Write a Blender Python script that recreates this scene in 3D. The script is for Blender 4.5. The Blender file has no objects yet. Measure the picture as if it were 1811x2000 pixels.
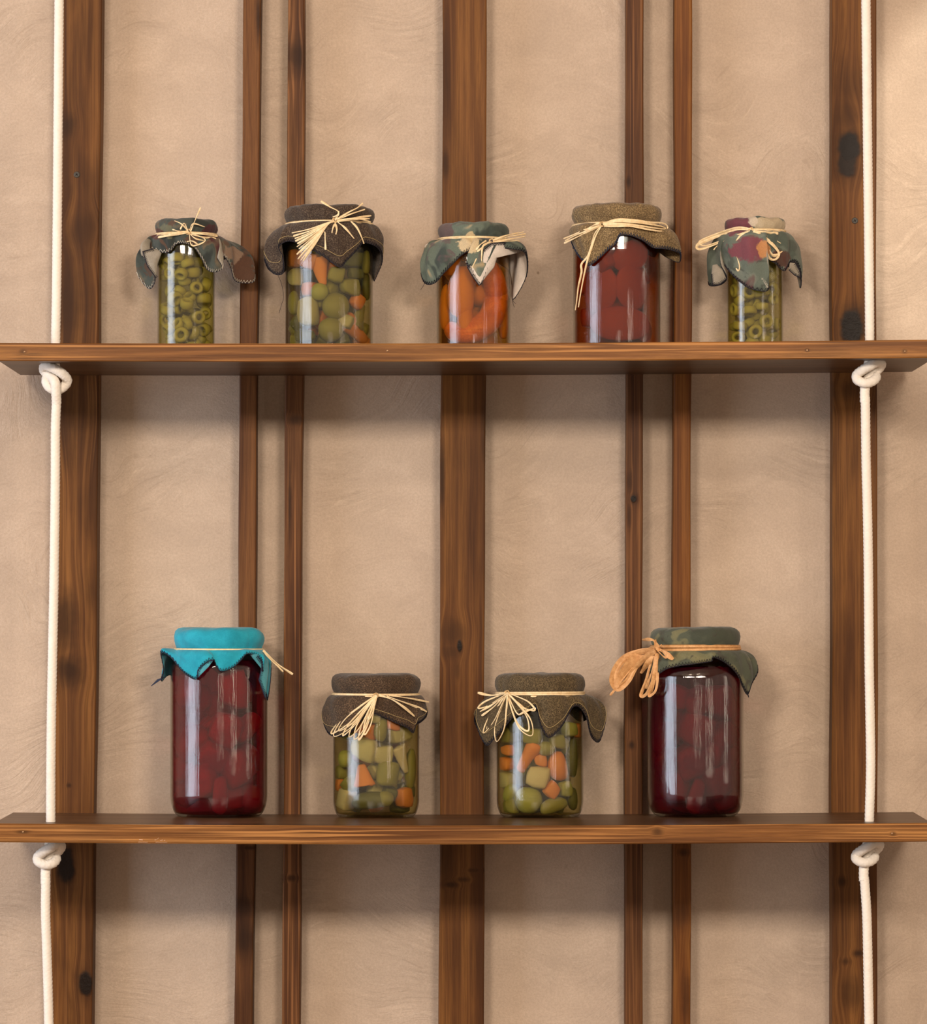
import bpy, bmesh, math, random
from mathutils import Vector, Matrix
import numpy as np

# ------------------------------------------------------------------ camera, light, exposure
F = 8000.0                      # focal length in pixels of the 1811 x 2000 frame
CAMZ = 1.45
CAMY = -4.382
PITCH = math.atan(212.0 / F)
sc = bpy.context.scene
COL = sc.collection
cam = bpy.data.cameras.new('camera')
camo = bpy.data.objects.new('camera', cam); COL.objects.link(camo)
cam.sensor_fit = 'HORIZONTAL'; cam.sensor_width = 36.0; cam.lens = 36.0 * F / 1811.0
cam.clip_end = 60
camo.location = (0, CAMY, CAMZ)
camo.rotation_euler = (math.pi / 2 + PITCH, 0, 0)
sc.camera = camo
sc.view_settings.view_transform = 'Standard'
sc.view_settings.look = 'None'
sc.view_settings.gamma = 1.0
sc.view_settings.use_curve_mapping = False
sc.view_settings.exposure = 0.50
sc.cycles.use_denoising = True
sc.cycles.transparent_max_bounces = 40
sc.cycles.max_bounces = 10
sc.cycles.sample_clamp_indirect = 4.0

wd = bpy.data.worlds.new('world'); sc.world = wd; wd.use_nodes = True
wd.node_tree.nodes['Background'].inputs[0].default_value = (1.0, 0.80, 0.62, 1)
wd.node_tree.nodes['Background'].inputs[1].default_value = 0.42

def area(name, loc, target, sx, sy, power, color):
    l = bpy.data.lights.new(name, 'AREA'); l.shape = 'RECTANGLE'; l.size = sx; l.size_y = sy
    l.energy = power; l.color = color
    o = bpy.data.objects.new(name, l); COL.objects.link(o); o.location = loc
    d = Vector(target) - Vector(loc)
    o.rotation_euler = d.to_track_quat('-Z', 'Y').to_euler()
    return o
def spot(name, loc, target, power, color, angle=60, blend=0.5, radius=0.03):
    l = bpy.data.lights.new(name, 'SPOT'); l.energy = power; l.color = color
    l.spot_size = math.radians(angle); l.spot_blend = blend; l.shadow_soft_size = radius
    o = bpy.data.objects.new(name, l); COL.objects.link(o); o.location = loc
    d = Vector(target) - Vector(loc)
    o.rotation_euler = d.to_track_quat('-Z', 'Y').to_euler()
    return o
# daylight of the window in the left side of the room: three tall casements side by side
for wy, ww, wp in ((-0.95, 0.42, 12), (-1.50, 0.46, 14), (-2.10, 0.46, 12)):
    area('window_light', (-2.9, wy, 1.55), (0.0, wy * 0.35 - 0.1, 1.45), ww, 1.6, wp, (0.74, 0.84, 1.0))
# warm lamps in front of the shelves
WARM = (1.0, 0.85, 0.70)
area('ceiling_lamp', (-0.9, -3.4, 2.38), (0, 0, 1.45), 0.6, 0.30, 32, WARM)
area('ceiling_lamp', (0.8, -3.4, 2.38), (0, 0, 1.45), 0.6, 0.30, 32, WARM)
spot('spot_lamp', (-0.5, -2.6, 2.7), (-0.4, 0, 1.35), 7, WARM, 75, 0.9, 0.06)
spot('spot_lamp', (0.45, -2.6, 2.7), (0.2, 0, 1.35), 7, WARM, 75, 0.9, 0.06)
spot('spot_lamp', (1.05, -1.3, 2.5), (0.66, 0, 1.95), 42, (1.0, 0.94, 0.82), 19, 0.22, 0.02)
# unseen tall strip lights, added to draw warm streaked glints on the jars
area('glint_light', (0.35, -5.0, 1.60), (0.2, 0, 1.5), 0.07, 0.9, 2.2, WARM)
area('glint_light', (2.0, -2.9, 1.60), (0.2, 0, 1.5), 0.06, 0.9, 2.2, WARM)
area('glint_light', (2.8, -0.75, 1.60), (0.2, -.2, 1.5), 0.08, 0.9, 1.6, WARM)

# ------------------------------------------------------------------ helpers
cp, sp_ = math.cos(PITCH), math.sin(PITCH)
def W(x, y, Y):
    """point on the vertical plane Y that the frame shows at pixel x, y"""
    u = (x - 905.5) / F; v = -(y - 1000.0) / F
    dx = u; dy = cp - v * sp_; dz = sp_ + v * cp
    t = (Y - CAMY) / dy
    return Vector((t * dx, Y, CAMZ + t * dz))
def S(Y):
    return (Y - CAMY) / F
def PX(p):
    """pixel of a world point"""
    dx, dy, dz = p[0], p[1] - CAMY, p[2] - CAMZ
    f = dy * cp + dz * sp_; v = -dy * sp_ + dz * cp
    return 905.5 + F * dx / f, 1000.0 - F * v / f

YPOST = -0.032
YBACK = -0.032
YFRONT = -0.267
YROPE = -0.226

def link_mesh(name, bm, mats, parent=None, smooth=True, loc=None):
    me = bpy.data.meshes.new(name)
    bm.normal_update(); bm.to_mesh(me); bm.free()
    if not isinstance(mats, (list, tuple)): mats = [mats]
    for m in mats: me.materials.append(m)
    if smooth:
        for p in me.polygons: p.use_smooth = True
    o = bpy.data.objects.new(name, me); COL.objects.link(o)
    if parent is not None: o.parent = parent
    if loc is not None: o.location = loc
    return o
def tag(o, label=None, cat=None, group=None, kind=None):
    if label: o['label'] = label
    if cat: o['category'] = cat
    if group: o['group'] = group
    if kind: o['kind'] = kind
    return o
def empty(name, loc):
    o = bpy.data.objects.new(name, None); COL.objects.link(o); o.location = loc
    o.empty_display_size = 0.02
    return o

# ------------------------------------------------------------------ node helpers
class NT:
    def __init__(s, name):
        s.m = bpy.data.materials.new(name); s.m.use_nodes = True
        s.t = s.m.node_tree; s.t.nodes.clear()
        s.out = s.t.nodes.new('ShaderNodeOutputMaterial')
        s.tc = s.t.nodes.new('ShaderNodeTexCoord')
    def n(s, typ, **kw):
        nd = s.t.nodes.new(typ)
        for k, v in kw.items(): setattr(nd, k, v)
        return nd
    def l(s, a, b): s.t.links.new(a, b)
    def setin(s, sock, v):
        if hasattr(v, 'is_linked') or isinstance(v, bpy.types.NodeSocket): s.l(v, sock)
        else: sock.default_value = v
    def mapping(s, scale=(1, 1, 1), loc=(0, 0, 0), rot=(0, 0, 0), src=None):
        m = s.n('ShaderNodeMapping'); m.inputs['Scale'].default_value = scale
        m.inputs['Location'].default_value = loc; m.inputs['Rotation'].default_value = rot
        s.l(src or s.tc.outputs['Object'], m.inputs['Vector']); return m.outputs[0]
    def noise(s, vec, scale=5, detail=4, rough=0.55, dist=0.0):
        n = s.n('ShaderNodeTexNoise'); s.l(vec, n.inputs['Vector'])
        n.inputs['Scale'].default_value = scale; n.inputs['Detail'].default_value = detail
        n.inputs['Roughness'].default_value = rough; n.inputs['Distortion'].default_value = dist
        return n.outputs['Fac']
    def ramp(s, fac, stops, interp='LINEAR'):
        r = s.n('ShaderNodeValToRGB'); s.l(fac, r.inputs[0]); e = r.color_ramp.elements
        r.color_ramp.interpolation = interp
        while len(e) < len(stops): e.new(0.5)
        for el, (p, c) in zip(e, stops):
            el.position = p; el.color = (c[0], c[1], c[2], 1) if not isinstance(c, (int, float)) else (c, c, c, 1)
        return r.outputs[0]
    def mix(s, fac, a, b, mode='MIX'):
        m = s.n('ShaderNodeMix', data_type='RGBA', blend_type=mode)
        s.setin(m.inputs[0], fac)
        for sock, v in ((m.inputs[6], a), (m.inputs[7], b)):
            if isinstance(v, tuple): sock.default_value = (v[0], v[1], v[2], 1)
            else: s.l(v, sock)
        return m.outputs[2]
    def math(s, op, a, b=0.0, c=None, clamp=False):
        m = s.n('ShaderNodeMath', operation=op); m.use_clamp = clamp
        s.setin(m.inputs[0], a); s.setin(m.inputs[1], b)
        if c is not None: s.setin(m.inputs[2], c)
        return m.outputs[0]
    def maprange(s, v, a, b, c=0.0, d=1.0, smooth=True):
        m = s.n('ShaderNodeMapRange'); m.interpolation_type = 'SMOOTHSTEP' if smooth else 'LINEAR'
        s.l(v, m.inputs[0])
        for i, x in enumerate((a, b, c, d)): m.inputs[i + 1].default_value = x
        return m.outputs[0]
    def bump(s, h, strength=0.3, dist=0.001, normal=None):
        b = s.n('ShaderNodeBump'); b.inputs['Strength'].default_value = strength
        b.inputs['Distance'].default_value = dist; s.l(h, b.inputs['Height'])
        if normal is not None: s.l(normal, b.inputs['Normal'])
        return b.outputs[0]
    def principled(s, color, rough=0.6, normal=None, spec=0.4, coat=0.0, sheen=0.0, sss=0.0):
        p = s.n('ShaderNodeBsdfPrincipled')
        s.setin(p.inputs['Base Color'], (color[0], color[1], color[2], 1) if isinstance(color, tuple) else color)
        s.setin(p.inputs['Roughness'], rough)
        p.inputs['Specular IOR Level'].default_value = spec
        p.inputs['Coat Weight'].default_value = coat
        p.inputs['Sheen Weight'].default_value = sheen
        if sss:
            p.inputs['Subsurface Weight'].default_value = sss
            p.inputs['Subsurface Radius'].default_value = (0.004, 0.003, 0.0015)
            p.inputs['Subsurface Scale'].default_value = 1.0
        if normal is not None: s.l(normal, p.inputs['Normal'])
        s.l(p.outputs[0], s.out.inputs[0])
        return p

# ------------------------------------------------------------------ materials: wall and wood
def mat_plaster():
    t = NT('plaster')
    warp = t.noise(t.mapping(), 3.0, 2, 0.5, 0.0)
    wv = t.n('ShaderNodeVectorMath', operation='ADD')
    comb = t.n('ShaderNodeCombineXYZ'); t.l(t.math('MULTIPLY', warp, 0.5), comb.inputs[2]); t.l(t.math('MULTIPLY', warp, 0.25), comb.inputs[0])
    t.l(t.tc.outputs['Object'], wv.inputs[0]); t.l(comb.outputs[0], wv.inputs[1])
    big = t.noise(t.mapping(), 3.2, 5, 0.6, 0.8)
    mid = t.noise(t.mapping(rot=(0, 0.5, 0), scale=(1, 1, 1.5)), 15, 7, 0.7, 0.5)
    c = t.ramp(big, [(0.34, (0.485, 0.378, 0.292)), (0.5, (0.535, 0.418, 0.322)), (0.66, (0.580, 0.455, 0.350))])
    c = t.mix(0.40, c, t.ramp(mid, [(0.34, (0.45, 0.352, 0.272)), (0.5, (0.535, 0.418, 0.322)), (0.62, (0.63, 0.50, 0.39))]))
    stroke = t.noise(t.mapping(scale=(22, 22, 120), rot=(0, 0.45, 0), src=wv.outputs[0]), 1.0, 6, 0.7, 0.8)
    mask = t.maprange(t.noise(t.mapping(), 6.5, 2, 0.5, 0.6), 0.44, 0.60)
    lines = t.maprange(stroke, 0.57, 0.64, 0, 1)
    lite = t.maprange(stroke, 0.43, 0.36, 0, 1)
    c = t.mix(t.math('MULTIPLY', t.math('MULTIPLY', lines, mask), 0.30), c, (0.33, 0.245, 0.175))
    c = t.mix(t.math('MULTIPLY', t.math('MULTIPLY', lite, mask), 0.30), c, (0.72, 0.58, 0.45))
    fine = t.noise(t.mapping(), 380, 3, 0.75)
    c = t.mix(t.maprange(fine, 0.34, 0.66, 0.0, 0.36), c, (0.37, 0.285, 0.21))
    v = t.n('ShaderNodeTexVoronoi'); v.inputs['Scale'].default_value = 11; t.l(t.mapping(scale=(1, 1, 0.8)), v.inputs['Vector'])
    pit = t.maprange(v.outputs['Distance'], 0.010, 0.022, 1, 0)
    c = t.mix(t.math('MULTIPLY', pit, 0.6), c, (0.16, 0.10, 0.06))
    h = t.math('ADD', t.math('MULTIPLY', t.math('MULTIPLY', stroke, t.math('ADD', mask, 0.35)), 0.8), t.math('MULTIPLY', fine, 0.30))
    h2 = t.math('ADD', h, t.math('MULTIPLY', mid, 0.9))
    t.principled(c, 0.72, t.bump(h2, 0.7, 0.0022), 0.22)
    return t.m

def mat_wood(name, dark, mid, light, axis='z', seed=0, knots=(), rough=0.5, patch=0.5, lines=0.35, gs=1.7):
    """knots: (a, b, ra, rb, strength) in object coordinates, a across and b along the grain"""
    t = NT(name)
    A, B = (1.0, 0.035) 
    def sc_(k):
        return (k, k, k * B) if axis == 'z' else (k * B, k, k)
    off = (seed * 1.37, seed * 0.71, seed * 2.13)
    sep = t.n('ShaderNodeSeparateXYZ'); t.l(t.tc.outputs['Object'], sep.inputs[0])
    a = sep.outputs[0] if axis == 'z' else sep.outputs[2]
    b = sep.outputs[2] if axis == 'z' else sep.outputs[0]
    # warp grain around knots
    warp = None; kmask = None; halo = None
    wob = t.noise(t.mapping(loc=off), 60, 2, 0.6)
    for (ka, kb, ra, rb, st) in knots:
        hard = st >= 0.9
        da = t.math('DIVIDE', t.math('SUBTRACT', a, ka), ra)
        db = t.math('DIVIDE', t.math('SUBTRACT', b, kb), rb)
        r = t.math('SQRT', t.math('ADD', t.math('MULTIPLY', da, da), t.math('MULTIPLY', db, db)))
        rw = t.math('ADD', r, t.math('MULTIPLY', t.math('SUBTRACT', wob, 0.5), 0.9))
        h = t.math('MULTIPLY', t.maprange(rw, 0.2, 2.2 if hard else 1.9, 1, 0), st * (0.75 if hard else 1.0))
        w = t.math('MULTIPLY', t.math('MULTIPLY', t.maprange(r, 0.0, 3.0, 1, 0), da), ra * 0.5)
        if hard:
            k = t.math('MULTIPLY', t.maprange(rw, 0.65, 1.15, 1, 0), st)
            kmask = k if kmask is None else t.math('MAXIMUM', kmask, k)
        halo = h if halo is None else t.math('MAXIMUM', halo, h)
        warp = w if warp is None else t.math('ADD', warp, w)
    src = t.tc.outputs['Object']
    if warp is not None:
        comb = t.n('ShaderNodeCombineXYZ'); t.l(t.math('MULTIPLY', warp, -1.0), comb.inputs[0 if axis == 'z' else 2])
        va = t.n('ShaderNodeVectorMath', operation='ADD'); t.l(src, va.inputs[0]); t.l(comb.outputs[0], va.inputs[1])
        src = va.outputs[0]
    g1 = t.noise(t.mapping(scale=sc_(75), loc=off, src=src), 1, 5, 0.6, 0.5)
    g2 = t.noise(t.mapping(scale=sc_(420 * gs), loc=off, src=src), 1, 4, 0.7, 0.2)
    k3 = 230 * gs
    g3 = t.noise(t.mapping(scale=(k3, k3, k3 * .009) if axis == 'z' else (k3 * .009, k3, k3), loc=(off[0] + 9, off[1], off[2]), src=src), 1, 1, 0.4, 0.25)
    pt = t.noise(t.mapping(scale=(14, 14, 4.5) if axis == 'z' else (3.2, 10, 10), loc=off), 1, 3, 0.5, 0.7)
    c = t.ramp(g1, [(0.36, dark), (0.5, mid), (0.64, light)])
    c = t.mix(t.maprange(g2, 0.3, 0.75, 0, 0.55), c, dark)
    lite = tuple(min(1, x * 1.45 + 0.008) for x in light)
    c = t.mix(t.math('MULTIPLY', t.maprange(g3, 0.52, 0.68), lines), c, lite)
    c = t.mix(t.maprange(pt, 0.46, 0.66, 0, patch), c, tuple(x * 0.45 for x in dark))
    if halo is not None:
        c = t.mix(t.math('MULTIPLY', halo, 1.0), c, tuple(x * 0.30 for x in dark))
    if kmask is not None:
        c = t.mix(kmask, c, (0.010, 0.006, 0.004))
    h = t.math('ADD', t.math('MULTIPLY', g2, 0.5), t.math('MULTIPLY', g3, 0.5))
    if kmask is not None:
        rg = t.noise(t.mapping(), 330, 2, 0.6)
        h = t.math('ADD', h, t.math('MULTIPLY', t.math('MULTIPLY', kmask, rg), 2.2))
        rgh = t.maprange(kmask, 0, 1, rough, 0.42)
    else: rgh = rough
    t.principled(c, rgh, t.bump(h, 0.35, 0.0006), 0.12)
    return t.m

def mat_plain(name, color, rough=0.6, spec=0.4, bump_scale=0, bump_s=0.3, var=0.0, metallic=0.0):
    t = NT(name)
    c = color
    if var:
        c = t.ramp(t.noise(t.mapping(), 160, 3), [(0.3, tuple(x * (1 - var) for x in color)), (0.7, tuple(min(1, x * (1 + var)) for x in color))])
    nrm = t.bump(t.noise(t.mapping(), bump_scale, 3), bump_s, 0.0006) if bump_scale else None
    p = t.principled(c, rough, nrm, spec)
    p.inputs['Metallic'].default_value = metallic
    return t.m

M_PLASTER = mat_plaster()
M_ROPE = mat_plain('rope_cotton', (0.80, 0.74, 0.66), 0.9, 0.1, 900, 0.4, 0.04)
M_SCREW = mat_plain('screw_steel', (0.05, 0.042, 0.032), 0.5, 0.3)
M_BLACK = mat_plain('recess_black', (0.01, 0.008, 0.006), 0.7)
M_NAIL = mat_plain('nail_steel', (0.30, 0.17, 0.08), 0.35, 0.6, metallic=0.5)
M_FLOOR = mat_wood('floor_boards', (0.10, 0.05, 0.025), (0.17, 0.09, 0.045), (0.24, 0.13, 0.07), 'x', 40)
M_CEIL = mat_plain('ceiling_paint', (0.66, 0.55, 0.44), 0.9, 0.2)

# ------------------------------------------------------------------ the setting
def box_bm(x0, x1, y0, y1, z0, z1):
    bm = bmesh.new()
    vs = [bm.verts.new(p) for p in ((x0, y0, z0), (x1, y0, z0), (x1, y1, z0), (x0, y1, z0), (x0, y0, z1), (x1, y0, z1), (x1, y1, z1), (x0, y1, z1))]
    for f in ((0, 3, 2, 1), (4, 5, 6, 7), (0, 1, 5, 4), (1, 2, 6, 5), (2, 3, 7, 6), (3, 0, 4, 7)):
        bm.faces.new([vs[i] for i in f])
    return bm
ROOMH = 2.75
tag(link_mesh('wall_back', box_bm(-3.2, 3.2, 0, 0.12, 0, ROOMH), M_PLASTER, smooth=False), kind='structure')
tag(link_mesh('floor', box_bm(-3.2, 3.2, -5.2, 0.12, -0.1, 0), M_FLOOR, smooth=False), kind='structure')
tag(link_mesh('ceiling', box_bm(-3.2, 3.2, -5.2, 0.12, ROOMH, ROOMH + 0.1), M_CEIL, smooth=False), kind='structure')

# ------------------------------------------------------------------ upright boards on the wall
def post(name, x0t, x1t, x0b, x1b, label, cols, seed, knots_px=(), screws=(), cat='wooden board', wob=0.0006, group=None, **kw):
    """x at the frame's top (y 0) and bottom (y 2000), left and right edge of the front face"""
    def line(xt, xb):
        p, q = W(xt, 0, YPOST), W(xb, 2000, YPOST)
        def at(z): return p.x + (q.x - p.x) * (z - p.z) / (q.z - p.z)
        return at
    L, R = line(x0t, x0b), line(x1t, x1b)
    cx = (L(1.45) + R(1.45)) / 2
    rnd = random.Random(seed)
    bm = bmesh.new(); n = 56; e = 0.0016; rows = []
    ph = [rnd.uniform(0, 6.28) for _ in range(4)]
    for i in range(n + 1):
        z = 0.0 + (ROOMH - 0.0) * i / n
        l = L(z) - cx + wob * (math.sin(z * 9 + ph[0]) + .6 * math.sin(z * 23 + ph[1]))
        r = R(z) - cx + wob * (math.sin(z * 8 + ph[2]) + .6 * math.sin(z * 21 + ph[3]))
        sec = [(l, 0), (l, YPOST + e), (l + e * .3, YPOST + e * .3), (l + e, YPOST), (r - e, YPOST), (r - e * .3, YPOST + e * .3), (r, YPOST + e), (r, 0)]
        rows.append([bm.verts.new((x, y, z)) for x, y in sec])
    m = len(rows[0])
    for i in range(n):
        for j in range(m):
            bm.faces.new((rows[i][j], rows[i][(j + 1) % m], rows[i + 1][(j + 1) % m], rows[i + 1][j]))
    bm.faces.new(rows[0][::-1]); bm.faces.new(rows[-1])
    bmesh.ops.recalc_face_normals(bm, faces=bm.faces)
    ks = []
    s = S(YPOST)
    for (kx, ky, rx, ry, st) in knots_px:
        p = W(kx, ky, YPOST); ks.append((p.x - cx, p.z, rx * s, ry * s, st))
    mat = mat_wood('stained_wood_' + name, *cols, axis='z', seed=seed, knots=ks, **kw)
    o = link_mesh(name, bm, mat, smooth=False, loc=(cx, 0, 0))
    tag(o, label, cat, group)
    for (sx, sy) in screws:
        p = W(sx, sy, YPOST)
        b2 = bmesh.new()
        R0 = 6.2 * s
        def ring(r, y): return [b2.verts.new((r * math.cos(k * math.pi / 12), y, r * math.sin(k * math.pi / 12))) for k in range(24)]
        a, b_, c_ = ring(R0, 0.0004), ring(R0, -0.0004), ring(R0 * .8, -0.0009)
        for q, w in ((a, b_), (b_, c_)):
            for k in range(24): b2.faces.new((q[k], q[(k + 1) % 24], w[(k + 1) % 24], w[k]))
        b2.faces.new(c_); b2.faces.new(a[::-1])
        base = len(b2.faces)
        for ang in (0.5, 0.5 + math.pi / 2):
            hw, hl = R0 * .12, R0 * .55
            ca, sa = math.cos(ang), math.sin(ang)
            q = [(-hl, -hw), (hl, -hw), (hl, hw), (-hl, hw)]
            top = [b2.verts.new((x * ca - z * sa, -0.0011, x * sa + z * ca)) for x, z in q]
            bot = [b2.verts.new((x * ca - z * sa, -0.0003, x * sa + z * ca)) for x, z in q]
            fs = [b2.faces.new(top)] + [b2.faces.new((top[k], top[(k + 1) % 4], bot[(k + 1) % 4], bot[k])) for k in range(4)]
            for f in fs: f.material_index = 1
        bmesh.ops.recalc_face_normals(b2, faces=b2.faces)
        so = link_mesh('screw', b2, [M_SCREW, M_BLACK], parent=o, smooth=False, loc=(p.x - cx, YPOST, p.z))
        so['label'] = 'small dark cross-head screw'
    return o
BR = ((0.068, 0.024, 0.007), (0.132, 0.051, 0.013), (0.200, 0.083, 0.020))
BR2 = ((0.056, 0.020, 0.008), (0.108, 0.042, 0.014), (0.170, 0.070, 0.022))
BR3 = ((0.085, 0.026, 0.006), (0.155, 0.054, 0.011), (0.220, 0.086, 0.018))
post('wooden_upright', 114, 199.5, 95.5, 180.5, 'wide upright board behind the left rope, with dark smoky patches', BR, 3,
     [(132, 245, 14, 20, .7), (150, 800, 28, 60, .45), (125, 1215, 22, 50, .75), (135, 1310, 24, 28, .85), (128, 1690, 18, 40, .9), (167, 1920, 14, 26, .95), (135, 600, 30, 60, .5), (135, 1534, 4, 4, .8), (160, 445, 40, 25, .3)],
     [(150, 341)], patch=0.5, group=None)
post('wooden_upright', 474.6, 508.6, 458.7, 493.8, 'narrow brown upright strip above the turquoise-capped jar, first of the left pair', BR2, 7,
     [(478, 1830, 16, 34, .75), (478, 1775, 20, 20, .6), (505, 40, 5, 40, .8), (488, 1656, 12, 3, .7)], patch=0.35, lines=0.1)
post('wooden_upright', 562, 595.6, 550.5, 585, 'narrow streaky upright strip behind the fan-tied jar, second of the left pair', BR2, 11,
     [(578, 110, 20, 32, .75), (566, 980, 3, 70, .7), (578, 820, 14, 8, .6), (568, 1715, 8, 5, .7), (585, 1700, 2, 60, .4), (590, 360, 5, 40, .5)], patch=0.3, lines=0.9)
post('wooden_upright', 865, 951.2, 856.5, 945, 'wide brown upright board at the centre of the wall, small knot at mid height', BR, 17,
     [(898, 1262, 5, 12, .95), (884, 1235, 20, 22, .5), (880, 1275, 14, 12, .5), (893, 1310, 5, 16, .4), (866, 150, 10, 90, .5), (870, 320, 6, 24, .7), (864, 930, 5, 60, .8), (946, 830, 4, 90, .6), (880, 1728, 12, 5, .7), (905, 1718, 12, 4, .6), (925, 1700, 10, 3, .4), (868, 1680, 16, 40, .5)], patch=0.25, lines=0.18)
post('wooden_upright', 1224, 1257.5, 1221, 1254.8, 'narrow brown upright strip with a round dark knot, first of the right pair', BR2, 23,
     [(1238, 974, 6.5, 7.5, 1.0), (1230, 940, 5, 20, .6), (1229, 1010, 3.5, 20, .6), (1228, 355, 4, 10, .8), (1234, 1455, 5, 7, .8)], patch=0.3, lines=0.5)
post('wooden_upright', 1318, 1352, 1313.8, 1348.6, 'narrow reddish upright strip behind the green-capped jar, second of the right pair', BR3, 29,
     [(1335, 1665, 9, 6, .7), (1330, 1790, 12, 22, .5), (1340, 1950, 8, 40, .6)], patch=0.25, lines=0.2)
post('wooden_upright', 1626, 1712.5, 1625.5, 1715, 'wide brown upright board behind the right rope, rough black resin knots above the upper shelf', BR, 31,
     [(1657, 285, 22, 34, 1.0), (1655, 320, 20, 30, .9), (1664, 640, 26, 34, 1.0), (1655, 230, 20, 30, .5), (1645, 1722, 8, 8, .7), (1678, 1862, 9, 6, .85), (1652, 1878, 8, 6, .6), (1665, 1940, 22, 30, .55), (1660, 760, 26, 20, .5), (1668, 160, 24, 40, .3)],
     [(1670, 431)], patch=0.3, lines=0.25)

# ------------------------------------------------------------------ shelves
def shelf_y(i, u):   # pixel height of the front top edge, with its slight bow
    if i == 1: return 666.5 - 3.1 * u + 3.7 * (1 - u * u)
    return 1607.8 - 0.6 * u + 4.8 * (1 - u * u)
def shelf_z(i, x):   # world height of the shelf's top at world x
    u = x / (905 * S(YFRONT))
    return W(905.5, shelf_y(i, u), YFRONT).z
def shelf_board(i, xlb, xlf, xrb, xrf, thick, ropes, label, seed, knots):
    n = 60; bm = bmesh.new(); rows = []
    bl, fl, br, fr = (W(x, 1212, Y).x for x, Y in ((xlb, YBACK), (xlf, YFRONT), (xrb, YBACK), (xrf, YFRONT)))
    e = 0.0012
    for k in range(n + 1):
        t = k / n
        xb, xf = bl + (br - bl) * t, fl + (fr - fl) * t
        zt = shelf_z(i, (xb + xf) / 2)
        zb = zt - thick
        yb = YBACK - 0.0003
        sec = [(xb, yb, zt), (xf, YFRONT + e, zt), (xf, YFRONT, zt - e), (xf, YFRONT, zb + e), (xf, YFRONT + e, zb), (xb, yb, zb)]
        rows.append([bm.verts.new(p) for p in sec])
    for k in range(n):
        for j in range(6):
            bm.faces.new((rows[k][j], rows[k][(j + 1) % 6], rows[k + 1][(j + 1) % 6], rows[k + 1][j]))
    bm.faces.new(rows[0]); bm.faces.new(rows[-1][::-1])
    bmesh.ops.recalc_face_normals(bm, faces=bm.faces)
    zc = shelf_z(i, 0)
    bmesh.ops.translate(bm, verts=bm.verts, vec=(0, 0, -zc))
    ks = []
    for (kx, ky, rx, ry, st) in knots:
        p = W(kx, ky, YFRONT); ks.append((p.z - zc, p.x, ry * S(YFRONT), rx * S(YFRONT), st))
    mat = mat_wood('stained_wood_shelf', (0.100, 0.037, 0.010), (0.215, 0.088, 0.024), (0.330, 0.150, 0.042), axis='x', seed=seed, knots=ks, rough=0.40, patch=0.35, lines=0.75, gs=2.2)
    mat2 = mat_wood('stained_wood_shelf_flat_shaded', (0.055, 0.026, 0.012), (0.108, 0.054, 0.026), (0.165, 0.086, 0.042), axis='x', seed=seed + 3, rough=0.34, patch=0.4, lines=0.3, gs=1.2)  # top and underside: duller stain, with grazing shade also put into the colour
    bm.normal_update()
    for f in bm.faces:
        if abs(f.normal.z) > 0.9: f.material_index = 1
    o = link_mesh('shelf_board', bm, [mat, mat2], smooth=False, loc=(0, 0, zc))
    # rope holes
    for px in ropes:
        c = W(px, shelf_y(i, (px - 905) / 905), YROPE)
        cb = bmesh.new(); bmesh.ops.create_cone(cb, cap_ends=True, segments=24, radius1=0.0056, radius2=0.0056, depth=0.08)
        co = link_mesh('cutter', cb, [mat, mat2], smooth=False, loc=(c.x, YROPE, zc - 0.01))
        md = o.modifiers.new('hole', 'BOOLEAN'); md.operation = 'DIFFERENCE'; md.object = co; md.solver = 'EXACT'
        bpy.context.view_layer.update()
        dg = bpy.context.evaluated_depsgraph_get()
        me = bpy.data.meshes.new_from_object(o.evaluated_get(dg))
        o.modifiers.clear(); o.data = me
        bpy.data.objects.remove(co)
    tag(o, label, 'shelf')
    return o
RL, RR = 108.5, 1699
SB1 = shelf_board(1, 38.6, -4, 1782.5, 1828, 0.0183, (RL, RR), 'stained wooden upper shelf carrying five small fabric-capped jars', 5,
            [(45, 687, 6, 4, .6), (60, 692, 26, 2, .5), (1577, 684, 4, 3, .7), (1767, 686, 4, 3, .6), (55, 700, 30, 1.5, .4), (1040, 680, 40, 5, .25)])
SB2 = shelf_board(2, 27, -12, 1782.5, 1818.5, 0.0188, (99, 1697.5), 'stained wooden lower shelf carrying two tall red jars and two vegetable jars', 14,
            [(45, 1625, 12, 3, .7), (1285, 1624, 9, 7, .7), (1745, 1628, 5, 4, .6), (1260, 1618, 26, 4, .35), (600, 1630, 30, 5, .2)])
def nail(board, px, py):
    p = W(px, py, YFRONT)
    b = bmesh.new(); bmesh.ops.create_uvsphere(b, u_segments=12, v_segments=6, radius=0.0011)
    for v in b.verts: v.co.y *= 0.4
    link_mesh('nail', b, M_NAIL, parent=board, loc=(p.x, YFRONT, p.z - board.location.z))
for q in ((48, 687), (757, 685), (1577, 684), (1768, 686)): nail(SB1, *q)
for q in ((45, 1625), (1743, 1628)): nail(SB2, *q)

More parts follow.
